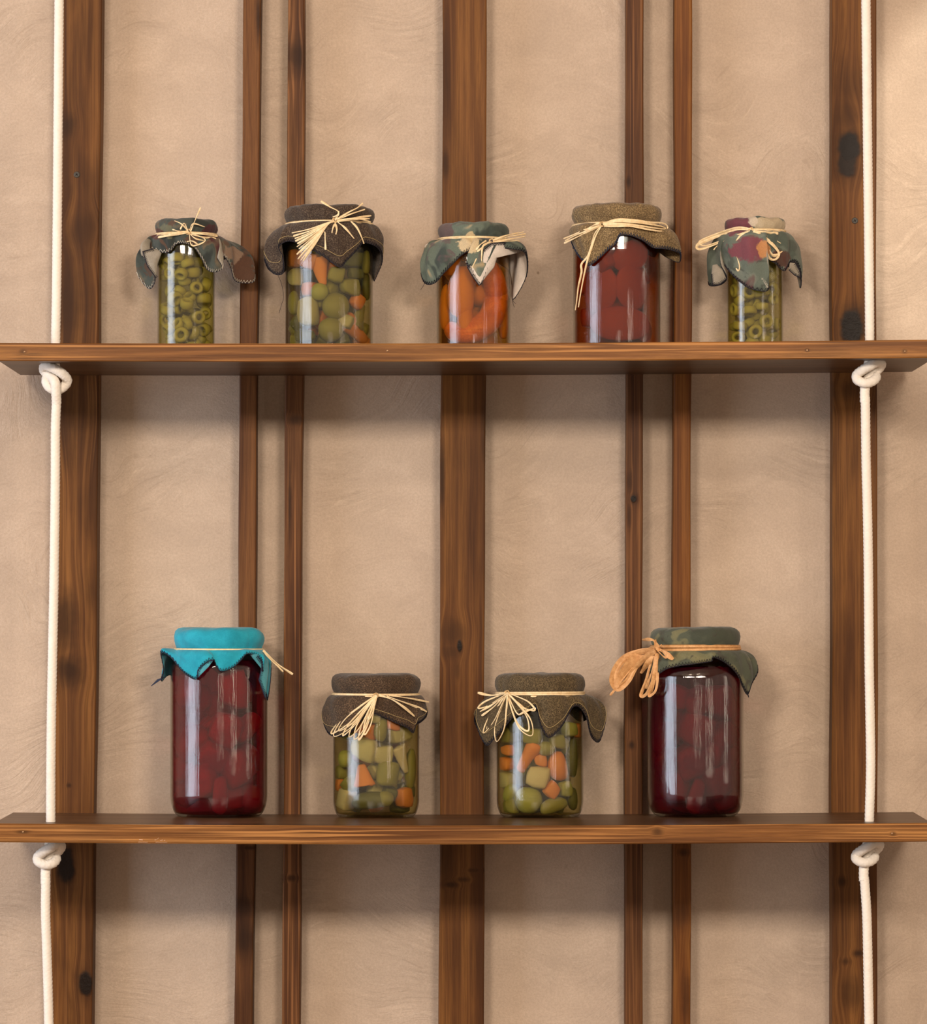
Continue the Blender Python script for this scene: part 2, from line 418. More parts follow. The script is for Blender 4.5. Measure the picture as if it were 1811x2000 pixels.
# ------------------------------------------------------------------ ropes
def catmull(pts, n):
    pts = [Vector(p) for p in pts]
    P = [pts[0] * 2 - pts[1]] + pts + [pts[-1] * 2 - pts[-2]]
    out = []
    for i in range(1, len(P) - 2):
        a, b, c, d = P[i - 1:i + 3]
        for k in range(n):
            t = k / n
            out.append(0.5 * ((2 * b) + (c - a) * t + (2 * a - 5 * b + 4 * c - d) * t * t + (3 * b - a - 3 * c + d) * t ** 3))
    out.append(pts[-1]); return out
def resample(pts, step):
    out = [pts[0]]; acc = 0
    for a, b in zip(pts, pts[1:]):
        L = (b - a).length
        if L < 1e-9: continue
        pos = step - acc
        while pos < L:
            out.append(a + (b - a) * (pos / L)); pos += step
        acc = (acc + L) % step
    out.append(pts[-1]); return out
def tube(bm, pts, rad, seg=8, braid=False, caps=True, midx=0):
    """tube along pts; rad a number or a function of 0..1"""
    n = len(pts); rings = []; up = None; s = 0.0
    for i, p in enumerate(pts):
        tdir = (pts[min(i + 1, n - 1)] - pts[max(i - 1, 0)]).normalized()
        if up is None:
            up = Vector((0, -1, 0)) if abs(tdir.y) < 0.9 else Vector((1, 0, 0))
        up = (up - tdir * up.dot(tdir)); 
        if up.length < 1e-6: up = tdir.orthogonal()
        up.normalize()
        side = tdir.cross(up)
        if i: s += (p - pts[i - 1]).length
        r0 = rad(i / (n - 1)) if callable(rad) else rad
        ring = []
        for k in range(seg):
            th = 2 * math.pi * k / seg
            r = r0
            if braid:
                w = abs(((th / (2 * math.pi) * 8) % 2) - 1)      # eight strands, herringbone
                r = r0 * (0.90 + 0.15 * abs(math.sin(math.pi * (s / 0.0042 + w * 0.8))))
            ring.append(bm.verts.new(p + (up * math.cos(th) + side * math.sin(th)) * r))
        rings.append(ring)
    for a, b in zip(rings, rings[1:]):
        for k in range(seg):
            f = bm.faces.new((a[k], a[(k + 1) % seg], b[(k + 1) % seg], b[k])); f.material_index = midx
    if caps:
        bm.faces.new(rings[0][::-1]).material_index = midx; bm.faces.new(rings[-1]).material_index = midx
RR_ = 0.0047
def scuff(board, runs, mat):
    bm = bmesh.new()
    for (x0, y0, x1, y1, w) in runs:
        a, b = W(x0, y0, YFRONT - 0.0001), W(x1, y1, YFRONT - 0.0001)
        tube(bm, [a + (b - a) * (k / 6) + Vector((0, 0, 0.0001 * math.sin(k * 2.3))) for k in range(7)], w * S(YFRONT), 5)
    bmesh.ops.translate(bm, verts=bm.verts, vec=-board.location)
    o = link_mesh('scuff_mark', bm, mat, parent=board); o['label'] = 'pale scuff near the bottom edge'
scuff(SB2, [(270, 1644.6, 289, 1644.8, .5), (304, 1644.8, 327, 1645.0, .45), (272, 1640, 279, 1640.5, .8), (302, 1640.5, 305, 1640, .5), (313, 1642, 318, 1640.5, .6), (320, 1641.5, 323, 1641, .6), (306, 1640, 310, 1636.5, .3)],
      mat_plain('scuffed_wood', (0.62, 0.40, 0.26), 0.8))
def knot_path(px, py, kind):
    """points in pixels relative to where the rope leaves the board; third value is depth in metres, minus is nearer"""
    if kind == 'front':
        return [(0, -2, 0), (-2, 12, .007), (-13, 27, .007), (-17, 42, .001), (-8, 55, -.001), (10, 55, .002), (22, 40, .000),
                (12, 25, -.008), (-7, 14, -.008), (-20, 11, -.002), (-21, 20, .005), (-10, 30, .001), (-1, 42, -.0075), (1, 60, -.006), (2, 84, 0)]
    return [(0, -2, 0), (-2, 10, .007), (4, 24, .008), (11, 34, .003), (4, 43, -.003), (-9, 46, -.005), (-22, 40, -.003), (-23, 30, .000), (-12, 20, -.007),
            (1, 12, -.010), (12, 5, -.007), (20, 9, 0), (15, 19, .006), (2, 29, .006), (-6, 44, .004), (-9, 60, .002), (-9, 84, 0)]
def rope(label, segs, knots):
    root = None
    bm = bmesh.new()
    for seg in segs:
        pts = [W(x, y, YROPE) if isinstance(y, (int, float)) and y >= -5 and y <= 2005 else None for x, y in seg]
        fine = resample(catmull(pts, 20), 0.00055)
        tube(bm, fine, RR_, 16, braid=True)
    # ends beyond the frame
    for (x, y, zend) in ((segs[0][0][0], segs[0][0][1], ROOMH - 0.001), (segs[-1][-1][0], segs[-1][-1][1], 0.55)):
        p = W(x, y, YROPE); q = Vector((p.x, p.y, zend))
        tube(bm, [p + (q - p) * (k / 40) for k in range(41)], RR_, 16)
    root_loc = W(segs[0][0][0], 1212, YROPE)
    bmesh.ops.translate(bm, verts=bm.verts, vec=-root_loc)
    bmesh.ops.recalc_face_normals(bm, faces=bm.faces)
    o = link_mesh('hanging_rope', bm, M_ROPE, loc=root_loc)
    tag(o, label, 'rope')
    for (px, py, kind, sx, sy) in knots:
        pts = []
        for (dx, dy, dd) in knot_path(px, py, kind):
            p = W(px + dx * sx, py + dy * sy, YROPE + dd * 0.9); pts.append(p)
        kb = bmesh.new()
        tube(kb, resample(catmull(pts, 16), 0.00055), RR_ * 1.04, 16, braid=True)
        bmesh.ops.translate(kb, verts=kb.verts, vec=-root_loc)
        bmesh.ops.recalc_face_normals(kb, faces=kb.faces)
        link_mesh('knot', kb, M_ROPE, parent=o)
    return o
rope('white braided cotton rope at the left end of the shelves, knotted under each board',
     [[(115.5, 0), (113.4, 245), (112, 420), (110.6, 560), (108.7, 665), (108.4, 704)],
      [(110.6, 780), (108.4, 840), (108, 940), (105.4, 1140), (103, 1260), (100.7, 1380), (99.3, 1500), (99, 1600), (98.5, 1645)],
      [(89.6, 1716), (89, 1780), (91.3, 1850), (93.8, 1930), (95.4, 2000)]],
     [(108.4, 704, 'front', 1.05, 1.0), (98.5, 1643, 'loop', 1.05, 1.0)])
rope('white braided cotton rope at the right end of the shelves, in front of resin knots',
     [[(1691.7, 0), (1694.5, 245), (1697, 450), (1698.6, 600), (1699, 704)],
      [(1690.5, 776), (1692, 900), (1694.6, 1000), (1696.3, 1100), (1697.2, 1200), (1698, 1300), (1699.7, 1400), (1700.8, 1500), (1698.3, 1600), (1697.5, 1643)],
      [(1688.5, 1714), (1693, 1780), (1695, 1850), (1696.4, 1930), (1698, 2000)]],
     [(1699.5, 702, 'loop', 1.1, 1.0), (1697, 1641, 'loop', 1.05, 0.95)])

# ------------------------------------------------------------------ materials: glass, brine, cloth, raffia, vegetables
def mat_glass():
    t = NT('jar_glass')
    lw = t.n('ShaderNodeLayerWeight'); lw.inputs[0].default_value = 0.5
    wav = t.noise(t.mapping(scale=(330, 330, 2.5)), 1, 3, 0.6, 0.1)
    nrm = t.bump(wav, 0.30, 0.0009)
    tr = t.n('ShaderNodeBsdfTransparent')
    t.l(t.ramp(lw.outputs['Facing'], [(0.0, (0.97, 0.975, 0.96)), (0.80, (0.90, 0.91, 0.87)), (0.95, (0.50, 0.52, 0.42)), (1.0, (0.30, 0.32, 0.24))]), tr.inputs[0])
    gl = t.n('ShaderNodeBsdfGlossy'); gl.inputs['Roughness'].default_value = 0.035; t.l(nrm, gl.inputs['Normal'])
    l2 = t.n('ShaderNodeLayerWeight'); l2.inputs[0].default_value = 0.5; t.l(nrm, l2.inputs['Normal'])
    fr = t.math('ADD', t.math('MULTIPLY', t.math('POWER', l2.outputs['Facing'], 5.0), 0.90), 0.045)
    mx = t.n('ShaderNodeMixShader'); t.l(fr, mx.inputs[0]); t.l(tr.outputs[0], mx.inputs[1]); t.l(gl.outputs[0], mx.inputs[2])
    t.l(mx.outputs[0], t.out.inputs[0]); return t.m
def mat_brine(name, tint, cloud=(0, 0, 0), haze=0.05):
    t = NT(name)
    tr = t.n('ShaderNodeBsdfTransparent'); tr.inputs[0].default_value = (*tint, 1)
    df = t.n('ShaderNodeBsdfTranslucent'); df.inputs[0].default_value = (*cloud, 1)
    d2 = t.n('ShaderNodeBsdfDiffuse'); d2.inputs[0].default_value = (*cloud, 1)
    a = t.n('ShaderNodeMixShader'); a.inputs[0].default_value = 0.5; t.l(df.outputs[0], a.inputs[1]); t.l(d2.outputs[0], a.inputs[2])
    mx = t.n('ShaderNodeMixShader')
    hz = t.noise(t.mapping(scale=(40, 40, 26)), 1, 3, 0.5, 0.5)
    t.l(t.maprange(hz, 0.3, 0.7, haze * 0.4, haze * 1.6), mx.inputs[0])
    t.l(tr.outputs[0], mx.inputs[1]); t.l(a.outputs[0], mx.inputs[2]); t.l(mx.outputs[0], t.out.inputs[0]); return t.m
def mat_cloth(name, kind, cols, seed=0, zones=()):
    t = NT(name)
    off = (seed * .37, seed * .91, seed * .53)
    weave = t.noise(t.mapping(), 1400, 2, 0.6)
    if kind == 'tweed':
        n1 = t.noise(t.mapping(loc=off), 900, 2, 0.7)
        n2 = t.noise(t.mapping(loc=off), 40, 3, 0.6)
        c = t.ramp(n1, [(0.36, cols[0]), (0.5, cols[1]), (0.66, cols[2])])
        c = t.mix(t.maprange(n2, 0.35, 0.7, 0, 0.45), c, cols[0])
    elif kind == 'floral':
        n1 = t.noise(t.mapping(loc=off), 26, 2, 0.5, 0.9)
        n2 = t.noise(t.mapping(loc=(off[1], off[2], off[0])), 60, 2, 0.5, 1.0)
        c = t.ramp(n1, [(0.0, cols[0]), (0.40, cols[0]), (0.47, cols[1]), (0.56, cols[1]), (0.60, cols[2]), (0.68, cols[3]), (0.78, cols[0])])
        c = t.mix(t.maprange(n2, 0.56, 0.66, 0, 0.8), c, cols[4])
    else:
        n2 = t.noise(t.mapping(loc=off), 60, 3, 0.6)
        c = t.ramp(n2, [(0.35, cols[0]), (0.65, cols[1])])
    if zones:
        sep = t.n('ShaderNodeSeparateXYZ'); t.l(t.tc.outputs['Object'], sep.inputs[0])
        wob = t.math('MULTIPLY', t.math('SUBTRACT', t.noise(t.mapping(loc=off), 110, 3, 0.55), 0.5), 1.6)
        for (zx, zz, rx, rz, zc) in zones:       # printed flowers and leaves
            dx = t.math('DIVIDE', t.math('SUBTRACT', sep.outputs[0], zx), rx)
            dz = t.math('DIVIDE', t.math('SUBTRACT', sep.outputs[2], zz), rz)
            r = t.math('ADD', t.math('SQRT', t.math('ADD', t.math('MULTIPLY', dx, dx), t.math('MULTIPLY', dz, dz))), wob)
            c = t.mix(t.maprange(r, 0.85, 1.1, 0.92, 0), c, zc)
    c = t.mix(t.maprange(weave, 0.3, 0.7, 0, 0.25), c, tuple(x * .5 for x in cols[0]))
    wr = t.noise(t.mapping(scale=(1, 1, .5)), 90, 3, 0.5, 0.5)
    h = t.math('ADD', t.math('MULTIPLY', weave, 0.25), wr)
    t.principled(c, 0.88, t.bump(h, 0.5, 0.0016), 0.15, sheen=0.15)
    return t.m
def mat_raffia(name, a, b):
    t = NT(name)
    n = t.noise(t.mapping(), 260, 3, 0.6, 0.3)
    t.principled(t.ramp(n, [(0.3, a), (0.7, b)]), 0.5, t.bump(t.noise(t.mapping(), 900, 2), 0.3, 0.0003), 0.35)
    return t.m
def mat_veg(name, a, b, sss=0.25, scale=70, rough=0.35):
    t = NT(name)
    n = t.noise(t.mapping(), scale, 4, 0.6, 0.4)
    f = t.noise(t.mapping(), 600, 2, 0.6)
    c = t.ramp(n, [(0.3, a), (0.7, b)])
    c = t.mix(t.maprange(f, 0.35, 0.70, 0, 0.38), c, tuple(x * .55 for x in a))
    c = t.mix(t.maprange(t.noise(t.mapping(loc=(3, 1, 2)), scale * .45, 2), 0.45, 0.75, 0, 0.45), c, tuple(x * .6 for x in a))
    t.principled(c, rough, t.bump(n, 0.25, 0.001), 0.35, sss=sss)
    return t.m
M_GLASS = mat_glass()
BRINE = {
    'olive': mat_brine('brine_olive', (0.86, 0.82, 0.46), (0.40, 0.36, 0.12), 0.05),
    'mixed': mat_brine('brine_mixed', (0.88, 0.82, 0.56), (0.36, 0.31, 0.17), 0.07),
    'orange': mat_brine('brine_orange', (0.90, 0.66, 0.26), (0.60, 0.26, 0.05), 0.10),
    'red': mat_brine('brine_red', (0.78, 0.36, 0.17), (0.26, 0.035, 0.012), 0.08),
    'wine': mat_brine('brine_wine', (0.66, 0.09, 0.18), (0.18, 0.007, 0.026), 0.30),
    'plum': mat_brine('brine_plum', (0.58, 0.085, 0.16), (0.12, 0.009, 0.023), 0.32),
}
V = {
    'green': mat_veg('veg_green', (0.19, 0.175, 0.035), (0.34, 0.31, 0.085)),
    'dgreen': mat_veg('veg_dark_green', (0.065, 0.065, 0.012), (0.16, 0.155, 0.028)),
    'lime': mat_veg('veg_lime', (0.28, 0.29, 0.065), (0.43, 0.42, 0.13)),
    'pale': mat_veg('veg_pale', (0.38, 0.34, 0.19), (0.54, 0.48, 0.30)),
    'white': mat_veg('veg_white', (0.52, 0.44, 0.32), (0.68, 0.58, 0.44)),
    'orange': mat_veg('veg_orange', (0.58, 0.17, 0.035), (0.80, 0.29, 0.065)),
    'pink': mat_veg('veg_pink', (0.50, 0.17, 0.11), (0.66, 0.27, 0.17)),
    'olive': mat_veg('veg_olive', (0.34, 0.29, 0.11), (0.52, 0.45, 0.21)),
    'amber': mat_veg('veg_amber', (0.50, 0.20, 0.030), (0.76, 0.38, 0.08)),
    'red': mat_veg('veg_red', (0.15, 0.024, 0.010), (0.42, 0.095, 0.028), scale=48),
    'beet': mat_veg('veg_beet', (0.26, 0.015, 0.03), (0.66, 0.12, 0.13), scale=38),
    'plum': mat_veg('veg_plum', (0.16, 0.012, 0.03), (0.46, 0.075, 0.10), scale=38),
}
R1 = mat_raffia('raffia_straw', (0.74, 0.53, 0.28), (0.92, 0.75, 0.47))
R2 = mat_raffia('raffia_orange', (0.50, 0.24, 0.085), (0.72, 0.40, 0.17))
TH_DARK = mat_plain('thread_dark', (0.025, 0.022, 0.030), 0.8, 0.2)
TH_WHITE = mat_plain('thread_pale', (0.50, 0.46, 0.38), 0.8, 0.2)
TH_GOLD = mat_plain('thread_gold', (0.42, 0.31, 0.14), 0.7, 0.3)
TH_NAVY = mat_plain('thread_navy', (0.030, 0.040, 0.075), 0.8, 0.2)

# ------------------------------------------------------------------ jar builder
def smooth_noise(rnd):
    ph = [(rnd.uniform(0, 6.28), rnd.uniform(0, 6.28), rnd.uniform(0, 6.28)) for _ in range(3)]
    def f(x, y, z):
        return sum(math.sin(x * (i + 1) * 1.7 + a) * math.sin(y * (i + 1) * 1.9 + b) * math.cos(z * (i + 1) * 1.6 + c) / (i + 1) for i, (a, b, c) in enumerate(ph))
    return f
def lathe(bm, prof, seg=72, wob=None):
    rings = []
    for (r, z) in prof:
        if r < 1e-6: rings.append([bm.verts.new((0, 0, z))]); continue
        ring = []
        for k in range(seg):
            th = 2 * math.pi * k / seg
            rr = r if wob is None else r * (1 + wob(th, z))
            ring.append(bm.verts.new((rr * math.cos(th), rr * math.sin(th), z)))
        rings.append(ring)
    for a, b in zip(rings, rings[1:]):
        if len(a) == 1:
            for k in range(seg): bm.faces.new((a[0], b[k], b[(k + 1) % seg]))
        elif len(b) == 1:
            for k in range(seg): bm.faces.new((a[(k + 1) % seg], a[k], b[0]))
        else:
            for k in range(seg): bm.faces.new((a[k], b[k], b[(k + 1) % seg], a[(k + 1) % seg]))
def round_prof(z0, R, rb, hc, n=10):
    """foot of radius rb at height z0 rounding to radius R at z0 + hc"""
    out = [(0, z0 + 0.002), (rb * 0.80, z0 + 0.0018), (rb * 0.86, z0)]
    for i in range(n + 1):
        a = math.pi / 2 * i / n
        out.append((rb + (R - rb) * math.sin(a), z0 + 0.0002 + hc * (1 - math.cos(a))))
    return out

class Jar:
    def __init__(s, name, label, cx, r, rbase, corner, ytop, yband, yshoulder, rcap, shelf, group, back=0.004):
        s.r_px, s.cx = r, cx
        # settle the depth so that the back of the glass clears the uprights
        Y = YBACK - back - r * S(YBACK - 0.05)
        s.Y = Y; s.s = S(Y)
        x = W(cx, 1212, Y).x
        zb = shelf_z(shelf, x) + 0.0002
        s.z0 = zb; s.x = x
        s.R = r * s.s
        s.root = empty(name, (x, Y, zb))
        tag(s.root, label, 'jar', group)
        s.loc = Vector((x, Y, zb))
        s.H = W(cx, ytop, Y).z - zb
        s.hband = W(cx, yband, Y).z - zb
        s.hsh = W(cx, yshoulder, Y).z - zb
        s.rcap = rcap * s.s
        s.rn = s.rcap * 0.93
        s.rb = rbase * s.s; s.hc = corner * s.s
        g = 0.0010
        # glass body: one closed shell
        out = round_prof(0, s.R, s.rb, s.hc)
        out += [(s.R, s.hc + (s.hsh - s.hc) * k / 6) for k in range(1, 7)]
        neck = s.rn - 0.0016
        zn = s.hband - 0.004
        for i in range(1, 9):
            a = i / 8; e = a * a * (3 - 2 * a)
            out.append((s.R + (neck - s.R) * e, s.hsh + (zn - s.hsh) * a))
        out.append((neck, s.H - 0.006))
        inn = [(max(0.0, rr - g), z if k > 3 else max(z, 0) + 0.003) for k, (rr, z) in enumerate(out)]
        inn = [(0, 0.0030), (s.rb * 0.85, 0.0028)] + [(rr, max(z, 0.0028 + (z * .25))) for rr, z in inn[4:]]
        s.inner = inn
        bm = bmesh.new(); lathe(bm, out + inn[::-1]); bmesh.ops.recalc_face_normals(bm, faces=bm.faces)
        s.glass = link_mesh('glass_body', bm, M_GLASS, parent=s.root)
        s.rnd = random.Random(name + str(cx))
    # world-independent placing: pixel and depth (pixels towards the camera) to local metres
    def P(s, x, y, d):
        Y = s.Y - d * s.s
        return W(x, y, Y) - s.loc
    def front(s, x, y, m):
        dx = x - s.cx
        R = s.r_px + m
        d = math.sqrt(max(R * R - dx * dx, 0.0))
        return s.P(x, y, max(d, 0.30 * s.r_px))
    def brine(s, kind, yfill, deeper=0.0003):
        zf = W(s.cx, yfill, s.Y).z - s.z0
        prof = []
        for rr, z in s.inner:
            if z >= zf: break
            prof.append((max(0, rr - deeper) if rr > 0 else 0, z + (0.0006 if rr < s.rb else 0)))
        rr = prof[-1][0]
        prof += [(rr, zf), (0, zf)]
        bm = bmesh.new(); lathe(bm, prof, 64); bmesh.ops.recalc_face_normals(bm, faces=bm.faces)
        s.brine_ob = link_mesh('brine', bm, BRINE[kind], parent=s.root)
    def dots(s, y0, y1, rows, x0, x1, pitch=3.2):
        """fine raised dots pressed in the glass near the foot"""
        bm = bmesh.new()
        k = 0
        for i in range(rows):
            y = y0 + (y1 - y0) * i / max(1, rows - 1)
            x = x0 + (i % 2) * pitch / 2
            while x < x1:
                dx = x - s.cx
                if abs(dx) < s.r_px * .95:
                    z = W(x, y, s.Y).z - s.z0
                    rr = s.R if z > s.hc else s.rb + (s.R - s.rb) * math.sqrt(max(0, 1 - ((s.hc - z) / s.hc) ** 2))
                    X = dx * s.s
                    if abs(X) < rr * .95:
                        c = Vector((X, -math.sqrt(rr * rr - X * X), z))
                        m = Matrix.Translation(c)
                        bmesh.ops.create_icosphere(bm, subdivisions=1, radius=0.00048, matrix=m)
                x += pitch
        link_mesh('grip_dots', bm, M_GLASS, parent=s.root)

    # ---- cloth
    def cover(s, mat_out, mat_in, hem, thread, capmul=1.0, tilt=0.0, back_drop=42, zig=True, line=None, folds=10, thread_w=0.00040, lump=0.02):
        rnd = s.rnd; nf = smooth_noise(rnd)
        bm = bmesh.new()
        hb = s.hband; H = s.H; rc = s.rcap
        zb = hb + 0.0005
        th_ = H - zb
        prof = [(0, H + 0.0), (rc * .35, H + 0.0002), (rc * .62, H), (rc * .80, H - .02 * th_), (rc * .91, H - .09 * th_), (rc * .975, H - .22 * th_), (rc, H - .40 * th_), (rc * .995, H - .60 * th_), (rc * .965, H - .78 * th_), (rc * .935, H - .90 * th_), (s.rn, zb)]
        segs = 120
        ph = rnd.uniform(0, 6)
        rings = []
        for j, (r, z) in enumerate(prof):
            if r == 0: rings.append([bm.verts.new((0, 0, z))]); continue
            ring = []
            t = j / (len(prof) - 1)
            for k in range(segs):
                th = 2 * math.pi * k / segs
                w = 1.6 * lump * nf(math.cos(th) * 2, math.sin(th) * 2, z * 60)
                w += 0.018 * max(0, t - .35) * 2 * math.sin(folds * 2 * th + ph) * (0.6 + .4 * math.sin(3 * th + ph)) - 0.075 * max(0, t - .40) * max(0, math.sin(folds * th + 1.7 * math.sin(2 * th + ph))) ** 24
                dz = tilt * r * math.cos(th) / rc + 0.0018 * nf(math.cos(th) * 3, math.sin(th) * 3, 5.0) * (1 - abs(2 * t - 1.0)) * (1 if t < .7 else 0)
                ring.append(bm.verts.new((r * (1 + w) * math.cos(th), r * (1 + w) * math.sin(th), z + dz * (1 if t < .8 else 0))))
            rings.append(ring)
        for a, b in zip(rings, rings[1:]):
            if len(a) == 1:
                for k in range(segs): bm.faces.new((a[0], b[k], b[(k + 1) % segs]))
            else:
                for k in range(segs): bm.faces.new((a[k], b[k], b[(k + 1) % segs], a[(k + 1) % segs]))
        bmesh.ops.recalc_face_normals(bm, faces=bm.faces)
        cap = link_mesh('cloth_cover', bm, [mat_out, mat_in], parent=s.root)
        # skirt under the tie, its hem given by points read all round
        pts = []
        for h in hem:
            phi, x, y, m = h[0], h[1], h[2], h[3]
            if isinstance(m, str):           # 'd..' an explicit depth
                p = s.P(x, y, float(m[1:]))
            else:
                dx = x - s.cx; R = s.r_px + m
                p = s.P(x, y, math.sqrt(max(R * R - dx * dx, 0)))
            pts.append((phi, p))
        p0, p1 = hem[0][0], hem[-1][0]
        span = 360 + p0 - p1
        nb = 9
        for i in range(1, nb):
            ph2 = p1 + span * i / nb
            a = math.radians(ph2)
            rr = s.R * 1.10 + 0.004 * math.sin(i * 2.4)
            z = s.hband - (back_drop + 12 * math.sin(i * 1.7)) * s.s
            pts.append((ph2, Vector((rr * math.sin(a), -rr * math.cos(a), z))))
        n = len(pts); N = 8
        hemc, phis = [], []
        for i in range(n):
            A, B, C_, D = pts[(i - 1) % n], pts[i], pts[(i + 1) % n], pts[(i + 2) % n]
            fb = B[0]; fc = C_[0] if C_[0] > fb - 1e-6 else C_[0] + 360
            for k in range(N):
                t = k / N
                v = 0.5 * ((2 * B[1]) + (C_[1] - A[1]) * t + (2 * A[1] - 5 * B[1] + 4 * C_[1] - D[1]) * t * t + (3 * B[1] - A[1] - 3 * C_[1] + D[1]) * t ** 3)
                hemc.append(v); phis.append(math.radians(fb + (fc - fb) * t))
        M = len(hemc); T = 14
        grid = []
        nf2 = smooth_noise(rnd)
        for i in range(M):
            a = phis[i]; out = Vector((math.sin(a), -math.cos(a), 0))
            B = out * (s.rn * 0.985) + Vector((0, 0, s.hband + 0.0008))
            Hm = hemc[i]
            L = (Hm - B).length
            rad = Vector((Hm.x, Hm.y, 0)); rad.normalize()
            c1 = B + out * (0.34 * L) + Vector((0, 0, -0.02 * L))
            c2 = Hm + Vector((0, 0, 0.42 * L)) + rad * (0.10 * L)
            row = []
            for j in range(T + 1):
                t = j / T
                p = B * (1 - t) ** 3 + c1 * 3 * t * (1 - t) ** 2 + c2 * 3 * t * t * (1 - t) + Hm * t ** 3
                wv = (0.0016 * math.sin(folds * a * 1.5 + 4 * nf2(a, 0, 0)) + 0.0012 * nf2(a * 3, t * 3, 1)) * math.sin(math.pi * min(1, t * 1.0))
                p = p + Vector((p.x, p.y, 0)).normalized() * wv
                # keep it outside the glass
                rr = math.hypot(p.x, p.y)
                lim = (s.R if p.z < s.hsh else s.rn + (s.R - s.rn) * max(0, min(1, (s.hband - p.z) / max(1e-6, s.hband - s.hsh)))) + 0.0012
                if rr < lim and t > 0.05:
                    k = lim / max(rr, 1e-6); p = Vector((p.x * k, p.y * k, p.z))
                row.append(p)
            grid.append(row)
        bm = bmesh.new()
        vv = [[bm.verts.new(p) for p in row] for row in grid]
        for i in range(M):
            for j in range(T):
                bm.faces.new((vv[i][j], vv[i][j + 1], vv[(i + 1) % M][j + 1], vv[(i + 1) % M][j]))
        bm.normal_update()
        sk = link_mesh('cloth_skirt', bm, [mat_out, mat_in], parent=cap)
        md = sk.modifiers.new('thickness', 'SOLIDIFY'); md.thickness = 0.0006; md.offset = -1
        md.material_offset = 1; md.material_offset_rim = 0
        md.use_even_offset = False
        s.grid = grid; s.cap = cap; s.sk = sk
        if zig:
            b2 = bmesh.new()
            path = []
            step = 0.0011
            acc = 0; flip = False; prev = None
            for i in range(M + 1):
                e = grid[i % M][T]; inn = grid[i % M][T - 2]
                if prev is not None:
                    acc += (e - prev).length
                prev = e
                if acc > step:
                    acc = 0; flip = not flip
                    dirv = (inn - e); L = dirv.length
                    if L > 1e-6: dirv = dirv / L
                    nrm = Vector((e.x, e.y, 0)).normalized()
                    path.append((e + dirv * (-0.0003 if flip else min(0.0028, L))) + nrm * 0.0005)
            runs = [path[a:a + 60] for a in range(0, len(path), 59)]
            for r_ in runs:
                if len(r_) > 2: tube(b2, r_, thread_w, 5)
            # the bound edge itself
            for a in range(0, M, 40):
                seg = [grid[(a + q) % M][T] + Vector((0, 0, -0.0002)) for q in range(41)]
                tube(b2, seg, 0.00045, 5, midx=1)
            link_mesh('stitching', b2, [thread, TH_DARK], parent=cap)
        if line is not None:
            b3 = bmesh.new()
            for a in range(0, M, 40):
                seg = []
                for q in range(41):
                    g = grid[(a + q) % M]; p = g[T - 2] * .6 + g[T - 3] * .4
                    seg.append(p + Vector((p.x, p.y, 0)).normalized() * 0.0006)
                tube(b3, seg, 0.00026, 5)
            link_mesh('seam_thread', b3, line, parent=cap)
    def flap(s, outline, m, mat, edges=(), thread=None, bulge=4, name='folded_corner', label=None, deep=None):
        """a turned-over corner of the cloth lying in front, outline in pixels"""
        bm = bmesh.new()
        cx = sum(p[0] for p in outline) / len(outline); cy = sum(p[1] for p in outline) / len(outline)
        def pos(x, y, mm):
            if deep is not None: return s.P(x, y, deep + mm)
            return s.front(x, y, m + mm)
        K = 6; rings = []
        ol = []
        n = len(outline)
        for i in range(n):
            a, b = outline[i], outline[(i + 1) % n]
            for k in range(4): ol.append((a[0] + (b[0] - a[0]) * k / 4, a[1] + (b[1] - a[1]) * k / 4))
        c = bm.verts.new(pos(cx, cy, bulge))
        for j in range(1, K + 1):
            t = j / K
            rings.append([bm.verts.new(pos(cx + (x - cx) * t, cy + (y - cy) * t, bulge * (1 - t * t))) for x, y in ol])
        N_ = len(ol)
        for k in range(N_): bm.faces.new((c, rings[0][k], rings[0][(k + 1) % N_]))
        for a, b in zip(rings, rings[1:]):
            for k in range(N_): bm.faces.new((a[k], b[k], b[(k + 1) % N_], a[(k + 1) % N_]))
        bmesh.ops.recalc_face_normals(bm, faces=bm.faces)
        o = link_mesh(name, bm, mat, parent=s.cap)
        md = o.modifiers.new('thickness', 'SOLIDIFY'); md.thickness = 0.0006; md.offset = 0
        if label: o['label'] = label
        if thread:
            b2 = bmesh.new()
            for (i0, i1) in edges:
                a, b = outline[i0], outline[i1]
                L = math.hypot(b[0] - a[0], b[1] - a[1]); q = int(L / 1.6)
                nx, ny = -(b[1] - a[1]) / L, (b[0] - a[0]) / L
                if (cx - a[0]) * nx + (cy - a[1]) * ny < 0: nx, ny = -nx, -ny
                pp = []
                for k in range(q + 1):
                    t = k / q; w = 4.5 if k % 2 else -0.6
                    pp.append(pos(a[0] + (b[0] - a[0]) * t + nx * w, a[1] + (b[1] - a[1]) * t + ny * w, 2.2))
                if len(pp) > 2: tube(b2, pp, 0.00036, 5)
                tube(b2, [pos(a[0] + (b[0] - a[0]) * t / 12, a[1] + (b[1] - a[1]) * t / 12, 1.0) for t in range(13)], 0.0005, 5)
            link_mesh('stitching', b2, thread, parent=s.cap)
    def thread(s, pts, mat, w=0.00022):
        bm = bmesh.new()
        tube(bm, catmull([s.P(x, y, d) for x, y, d in pts], 8), w, 5)
        return link_mesh('loose_thread', bm, mat, parent=s.cap)

